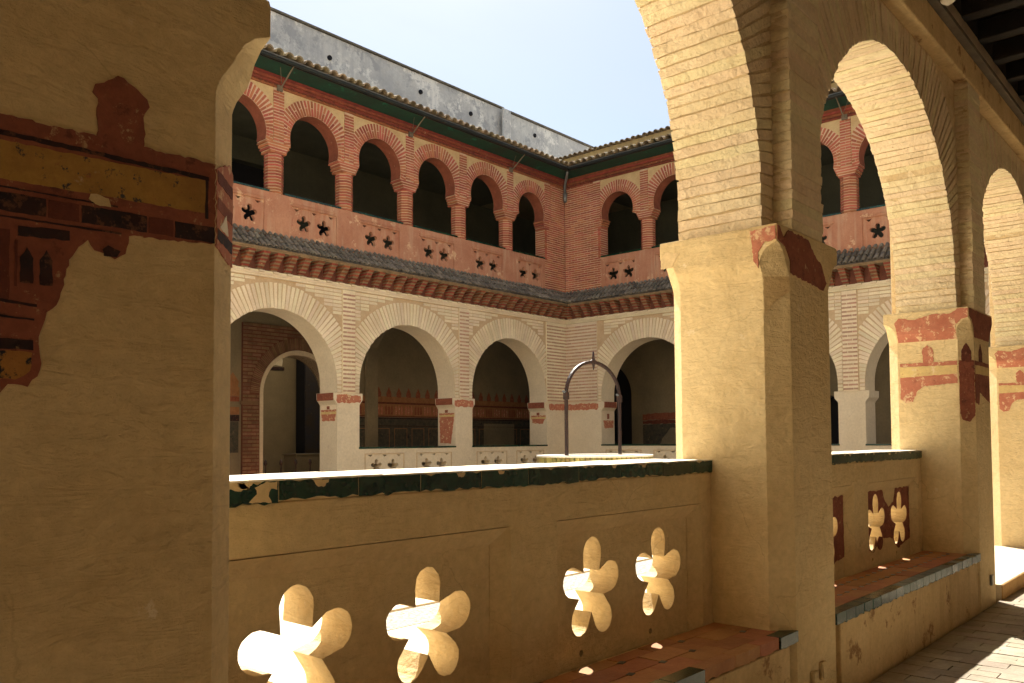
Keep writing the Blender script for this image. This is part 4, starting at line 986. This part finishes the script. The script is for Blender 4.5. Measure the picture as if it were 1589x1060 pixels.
def seglen(a, b): return math.hypot(a[0]-b[0], a[1]-b[1])
for k in range(1, len(go)-2):
    for h_ in (.25, .75):
        a = Vector((go[k][0]*(1-h_)+go[k+1][0]*h_, go[k][1]*(1-h_)+go[k+1][1]*h_)); b = Vector((gi[k][0]*(1-h_)+gi[k+1][0]*h_, gi[k][1]*(1-h_)+gi[k+1][1]*h_))
        X = Vector((b.x-a.x, 0, b.y-a.y)); Z = X.normalized().cross(Vector((0, 1, 0)))*seglen(go[k], go[k+1])*.5*.66
        m = Matrix((X, Vector((0, -.04, 0)), Z)).transposed().to_4x4(); m.translation = ((a.x+b.x)/2, YBK-.075, (a.y+b.y)/2); SB.add(m)
z = .2; row = 0
while z < 4.86:
    for side in (-1, 1):
        xe = 12.42 if side < 0 else 16.08
        # inner limit at this height
        if z < dsp: lim = dhw+(.12 if z < 2.85 else .42)
        else:
            hw = dhw+.42; rise = dap+.52-dsp; Rr = (hw*hw+rise*rise)/(2*hw); dz = z+.05-dsp
            lim = hw-Rr+math.sqrt(max(0, Rr*Rr-dz*dz)) if dz < rise else 0
        x0_, x1_ = (xe+.01, dcx-max(lim, 0)) if side < 0 else (dcx+max(lim, 0), xe-.01)
        u = x0_-(.14 if row % 2 else 0)
        while u < x1_-.02:
            e0, e1 = max(u, x0_), min(u+.27, x1_)
            if e1-e0 > .05: SB.box(FAI, e0, e1-.0, z, z+.072, .06, .085)
            u += .285
    z += .105; row += 1
SB.done()
mb = MB(); mb.box((12.34, YBK-.12, 2.62), (12.9, YBK-.071, 2.72)); put(mb, 'impost', m_dimbrick, BWA)
# room beyond the doorway, unseen ceiling gap added to let daylight in
m_room = mat('room_plaster', (.27, .215, .13), (.21, .165, .10), scale=1.2, bump=.2)
mb = MB(); mb.box((11.5, 25.0, -.05), (19, 25.2, 5.5)); mb.box((11.3, 21.65, -.05), (11.5, 25.2, 5.5)); mb.box((19, 21.65, -.05), (19.2, 25.2, 5.5)); mb.box((11.3, 21.61, 5.5), (19.2, 22.6, 5.6)); mb.box((11.3, 24.0, 5.5), (19.2, 25.2, 5.6)); put(mb, 'room_shell', m_room, BWA)
FR = Fr(lambda u, w_, n: (u, 25.0-n, w_))
mb = MB(); plate(mb, FR, jag([(14.6, 4.15), (16.3, 4.15), (16.35, 5.0), (14.5, 5.0)], .05, .2, 4), [], .001, .02); put(mb, 'painted_plaster', m_farwhite, BWA)
mb = MB(); plate(mb, FR, [(14.3, 4.02), (16.4, 4.02), (16.4, 4.13), (14.3, 4.13)], [], .001, .03); put(mb, 'painted_band', p_dark, BWA)
for q in range(5):
    mb = MB(); plate(mb, FR, jag(circle(14.9+q*.3, 4.5+.12*math.sin(q*2), .09, 7), .04, .05, q), [], .02, .03); put(mb, 'painted_motif', p_dark, BWA)
mb = MB(); mb.box((16.85, 24.45, .0), (18.1, 24.95, 4.9)); fixn(tag(mb.build('wardrobe', m_black, None, bevel=.02), 'tall dark cupboard standing in the room beyond the pointed doorway', 'cupboard')); wd_o = bpy.data.objects['wardrobe']
mb = MB(); mb.box((16.88, 24.42, .1), (17.45, 24.449, 4.8)); mb.box((17.50, 24.42, .1), (18.07, 24.449, 4.8)); fixn(mb.build('door_leaf', mat('cupboard_door', (.03, .03, .04), (.05, .035, .02), scale=2, spots=((.12, .10, .06), 3, .62)), wd_o, bevel=.01))
mb = MB(); mb.box((15.7, 23.2, .0), (16.9, 23.9, 1.15)); mb.box((15.65, 23.15, 1.151), (16.95, 23.95, 1.2)); fixn(tag(mb.build('side_table', m_inner, None, bevel=.01), 'pale chest in front of the dark cupboard beyond the pointed doorway', 'chest'))
# murals on the back walls seen through the arches
def mural(parent, fr, u0, u1, dado=True, zt=0):
    mb = MB(); fbox(mb, fr, u0, u1, 2.86, 3.02, .001, .010); put(mb, 'painted_band', p_orange, parent)
    mb = MB(); fbox(mb, fr, u0, u1, 2.36, 2.8599, .001, .010); put(mb, 'painted_band', p_orange, parent)
    mb = MB(); fbox(mb, fr, u0, u1, 2.78, 2.84, .0101, .014); fbox(mb, fr, u0, u1, 2.36, 2.40, .0101, .014); put(mb, 'painted_line', p_maroon, parent)
    u = u0+.12; k = 0
    while u < u1-.15:
        mb = MB(); plate(mb, fr, [(u-.09, 3.0), (u+.09, 3.0), (u+.10, 3.12), (u+.05, 3.22), (u, 3.32), (u-.05, 3.22), (u-.10, 3.12)], [], .001, .016); put(mb, 'painted_merlon', p_red, parent)
        mb = MB()
        for s in (-.12, .0, .12): plate(mb, fr, [(u+s-.035, 2.44), (u+s+.035, 2.44), (u+s+.035, 2.66), (u+s, 2.74), (u+s-.035, 2.66)], [], .0101, .016)
        put(mb, 'painted_lancet', p_red2 if k % 3 else p_red, parent)
        u += .42; k += 1
    if dado:
        mb = MB(); fbox(mb, fr, u0, u1, .9, 2.30, .001, .012); put(mb, 'tile_dado', p_dado, parent)
        mb = MB(); fbox(mb, fr, u0, u1, 2.301, 2.345, .001, .02); fbox(mb, fr, u0, u1, 2.06, 2.085, .0121, .018); put(mb, 'dado_rail', p_dark, parent)
        u = u0+.1
        while u < u1-.5:
            mb = MB(); w_ = .55
            for a, b, c, d in ((u, u+w_, 1.98, 2.0), (u, u+w_, 1.2, 1.22), (u, u+.02, 1.22, 1.98), (u+w_-.02, u+w_, 1.22, 1.98)): fbox(mb, fr, a, b, c, d, .0121, .016)
            put(mb, 'dado_frame', p_orange, parent); u += .75
mural(BWA, FAI, 16.3, 20.6); mural(BWA, FAI, 21.0, 25.6)
mb = MB(); fbox(mb, FAI, 22.1, 23.75, .9, 2.19, .0121, .018); put(mb, 'lost_patch', m_inner, BWA)
for a, b, m_ in ((2.85, 3.1, p_orange), (2.70, 2.84, p_red), (2.34, 2.55, p_orange), (2.16, 2.33, p_dark)):
    mb = MB(); fbox(mb, FAI, 11.95, 12.36, a, b, .001, .012); put(mb, 'painted_band', m_, BWA)
mb = MB(); plate(mb, FAI, [(12.0, 3.1), (12.32, 3.1), (12.34, 3.25), (12.16, 3.5), (11.98, 3.25)], [], .001, .012); put(mb, 'painted_merlon', p_orange, BWA)
mb = MB(); fbox(mb, FAI, 12.02, 12.34, 1.3, 2.15, .001, .012); put(mb, 'tile_dado', p_dado, BWA)
for a, b, m_ in ((2.28, 2.52, p_red), (2.14, 2.27, p_maroon), (1.2, 2.13, p_dado)):
    mb = MB(); plate(mb, FBI, jag([(13.3, a), (16.75, a), (16.75, b-.03), (16.3, b), (13.3, b)], .02, .1, int(a*10)), [], .001, .012); put(mb, 'painted_band', m_, BWB)
mb = MB(); plate(mb, FBI, jag([(13.3, .9), (16.2, .9), (15.95, 1.6), (15.6, 1.98), (13.3, 2.0)], .02, .1, 3), [], .0121, .018); put(mb, 'lost_patch', m_inner, BWB)
# wall pilasters inside the left gallery
for x in (16.9, 20.85):
    mb = MB(); mb.box((x-.22, YBK-.16, -.05), (x+.22, YBK-.021, 5.6)); put(mb, 'wall_pilaster', m_inner, BWA, bevel=.02)
# transverse arches of the vault
for x in (16.95, 20.9):
    mb = MB(); n = 20; pts = [(YBK-.2+0, 3.4)]
    prof_o = [(17.86, 5.6)]+[(YBK-.16, 5.6)]
    inner_ = [(19.43-1.56*math.cos(PI*k/n), 3.9+1.45*math.sin(PI*k/n)) for k in range(n+1)]
    FV = Fr(lambda u, w_, n_, x=x: (x+n_, u, w_))
    plate(mb, FV, [(17.86, 5.6)]+inner_+[(YBK-.162, 5.6)], [], -.16, .16); put(mb, 'vault_rib', m_inner, BWA)
gfl = MB(); gfl.box((4.9, 17.86, -.05), (26, 21, .02)); gfl.box((22.72, 2.7, -.05), (26, 17.86, .02)); gfl.box((11, 21.0, -.05), (19.2, 25, .03)); struct(gfl, 'gallery_floor', m_terra)
gfl = MB(); gfl.box((22.0, 17.13, 5.60), (26, 21, 6.3)); gfl.box((22.0, 17.13, 10.1), (26, 21, 10.2)); put(gfl, 'corner_floor', m_inner, BWA)

# low bollards seen through the doorway
for q, xx in enumerate((12.88, 13.37, 13.85, 14.33)):
    mb = MB(); tube(mb, [(xx, 20.5, 0.02), (xx, 20.5, .92), (xx, 20.5, .95), (xx, 20.5, .99), (xx, 20.5, 1.06), (xx, 20.5, 1.10)], [.02, .018, .035, .05, .035, .004], 8)
    o = fixn(tag(mb.build('rope_post', m_iron, None), ['leftmost', 'second from the left', 'third from the left', 'rightmost'][q]+' of the four dark rope posts before the pointed doorway', 'post', 'rope posts before the pointed doorway'))

# ------------------------------------------------------------------ grey wall above the left roof, yellow wall above the right roof
gw = empty('grey_wall', (18, 21.4, 0), 'tall stained grey rendered wall rising behind the left tiled roof', 'wall')
mb = MB(); mb.box((2, 21.45, 9), (23.75, 22.2, 14.30)); mb.box((23.7501, 21.30, 9), (33, 22.2, 14.18)); put(mb, 'wall_face', m_greywall, gw, bevel=.03)
mb = MB(); mb.box((2, 21.38, 14.301), (23.75, 22.3, 14.36)); mb.box((23.7501, 21.24, 14.181), (33, 22.3, 14.25)); put(mb, 'coping', m_skirt, gw)
mb = MB(); mb.box((23.5, 21.20, 9), (23.95, 21.2999, 14.24)); put(mb, 'buttress', m_greywall, gw, bevel=.03)
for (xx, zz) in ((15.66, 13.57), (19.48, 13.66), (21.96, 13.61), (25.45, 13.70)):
    mb = MB(); tube(mb, [(xx, 21.40 if xx < 23.7 else 21.26, zz), (xx, 21.5, zz)], .08, 10); put(mb, 'drain_spout', m_black, gw)  # solid black ends, the dark of the drain holes put into the colour
yw = empty('yellow_wall', (23.2, 10, 10.3), 'low yellow rendered wall topped with barrel tiles above the right roof', 'wall')
mb = MB(); mb.box((23.2, 2.7, 10.5), (23.6, 18.4, 11.44)); put(mb, 'wall_face', m_yellowwall, yw)
q = MB()
FY = Fr(lambda u, w_, n: (23.2-n, u, w_))
def barrel2(seed):
    r = random.Random(seed); q = MB(); ns = 6; vs = []
    for yy, s_ in ((-.5, 1.0), (.5, .84)):
        for rad in (.5, .38):
            for k in range(ns+1):
                t = PI*k/ns; vs.append((rad*s_*math.cos(t)+r.uniform(-.02, .02), yy, rad*s_*math.sin(t)))
    n_ = ns+1; fs = []
    for k in range(ns): fs += [(k, k+1, 2*n_+k+1, 2*n_+k), (n_+k+1, n_+k, 3*n_+k, 3*n_+k+1), (k, n_+k, n_+k+1, k+1), (2*n_+k, 2*n_+k+1, 3*n_+k+1, 3*n_+k)]
    fs += [(0, 2*n_, 3*n_, n_), (ns, n_+ns, 3*n_+ns, 2*n_+ns)]
    q.add(vs, fs); o = q.build('coping_tile', m_roof, None, link=False); fixn(o); return o.data
CT = Pieces(yw, 'coping_tile', [barrel2(i) for i in range(3)], behind=occl)
y = 2.8
while y < 18.5:
    m = Matrix((Vector((0, .17, 0)), Vector((.6, 0, .14)), Vector((-.03, 0, .17)))).transposed().to_4x4(); m.translation = (23.28, y+random.uniform(-.01, .01), 11.46+random.uniform(-.01, .01)); CT.add(m); y += .215
CT.done()
# block of building beyond, so the ranges are closed
mb = MB(); mb.box((26.6, 2.7, -.05), (27.0, 21.6, 11.3)); fixn(tag(mb.build('outer_wall', m_farplaster, None), 'outer wall closing the right range', 'wall', kind='structure'))
mb = MB(); mb.box((4.5, 21.7, 5.7), (27, 22.0, 11.3)); fixn(tag(mb.build('outer_wall', m_farplaster, None), 'outer wall closing the left range', 'wall', kind='structure'))
# unseen plain wall put in to bounce light, where the left range stands
mb = MB(); mb.box((-3.9, 2.75, -.05), (-3.0, 20, 10.6)); fixn(tag(mb.build('courtyard_wall', m_cap, None), 'unseen pale wall added to bounce sunlight at the near end of the courtyard', 'wall', kind='structure'))

# ------------------------------------------------------------------ well
WXc, WYc = 13.6, 9.9
well = empty('well', (WXc, WYc, 0), 'round glazed-tile well with iron arch in the middle of the courtyard', 'well')
def ring(mb, r0, r1, z0, z1, n=64, mi=0):
    vs = []
    for r, z in ((r1, z0), (r1, z1), (r0, z1), (r0, z0)):
        vs += [(WXc+r*math.cos(2*PI*k/n), WYc+r*math.sin(2*PI*k/n), z) for k in range(n)]
    fs = [(j*n+k, j*n+(k+1) % n, ((j+1) % 4)*n+(k+1) % n, ((j+1) % 4)*n+k) for j in range(4) for k in range(n)]
    mb.add(vs, fs, mi)
mb = MB(); ring(mb, .75, 1.04, .0, 1.14); put(mb, 'curb', m_wellbody, well)
mb = MB(); ring(mb, .74, 1.15, 1.261, 1.295, 64); put(mb, 'rim', m_welltop, well)
mb = MB(); ring(mb, .76, 1.08, 1.1401, 1.2605); put(mb, 'rim_bed', m_wellbody, well)
WT = Pieces(well, 'rim_tile', [unit_piece('rim_tile', m_well, 200+i, .04) for i in range(4)])
for k in range(72):
    t = 2*PI*k/72; m = Matrix.Rotation(t, 4, 'Z') @ Matrix.Diagonal((.10, .082, .135, 1)); m.translation = (WXc+1.085*math.cos(t), WYc+1.085*math.sin(t), 1.197); WT.add(m)
WT.done()
def bar(mb, pts, w_, h_):
    pts = [Vector(p) for p in pts]; vs = []
    for i, p in enumerate(pts):
        d = (pts[min(i+1, len(pts)-1)]-pts[max(i-1, 0)]).normalized(); y_ = Vector((0, 1, 0)); x_ = d.cross(y_).normalized()
        vs += [p+x_*a*w_+y_*b*h_ for a, b in ((-.5, -.5), (.5, -.5), (.5, .5), (-.5, .5))]
    fs = [(i*4+k, i*4+(k+1) % 4, i*4+4+(k+1) % 4, i*4+4+k) for i in range(len(pts)-1) for k in range(4)]+[(3, 2, 1, 0), tuple(len(pts)*4-4+k for k in range(4))]
    mb.add(vs, fs)
hw = .89
pts = [(WXc-hw, WYc, 1.29), (WXc-hw, WYc, 2.45)]+[(WXc-hw*math.cos(PI*k/20)*(1-.0*k), WYc, 2.45+.68*math.sin(PI*k/20)) for k in range(1, 20)]+[(WXc+hw, WYc, 2.45), (WXc+hw, WYc, 1.29)]
mb = MB(); bar(mb, pts, .055, .05); put(mb, 'iron_arch', m_iron, well)
for s in (-1, 1):
    mb = MB(); mb.box((WXc+s*hw-.05, WYc-.04, 2.36), (WXc+s*hw+.05, WYc+.04, 2.50)); put(mb, 'iron_collar', m_iron, well, bevel=.008)
    mb = MB(); tube(mb, [(WXc+s*hw-.02, WYc, 2.50), (WXc+s*hw-.10, WYc, 2.515)], .022, 8); put(mb, 'bolt', m_metal, well)
mb = MB(); tube(mb, [(WXc, WYc, 2.98), (WXc, WYc, 3.08), (WXc, WYc, 3.16), (WXc, WYc, 3.20), (WXc, WYc, 3.34)], [.012, .028, .045, .03, .018], 10); tube(mb, [(WXc-.14, WYc, 3.11), (WXc-.05, WYc, 3.16), (WXc+.05, WYc, 3.16), (WXc+.15, WYc, 3.10)], .022, 8); put(mb, 'finial', m_iron, well, smooth=True)
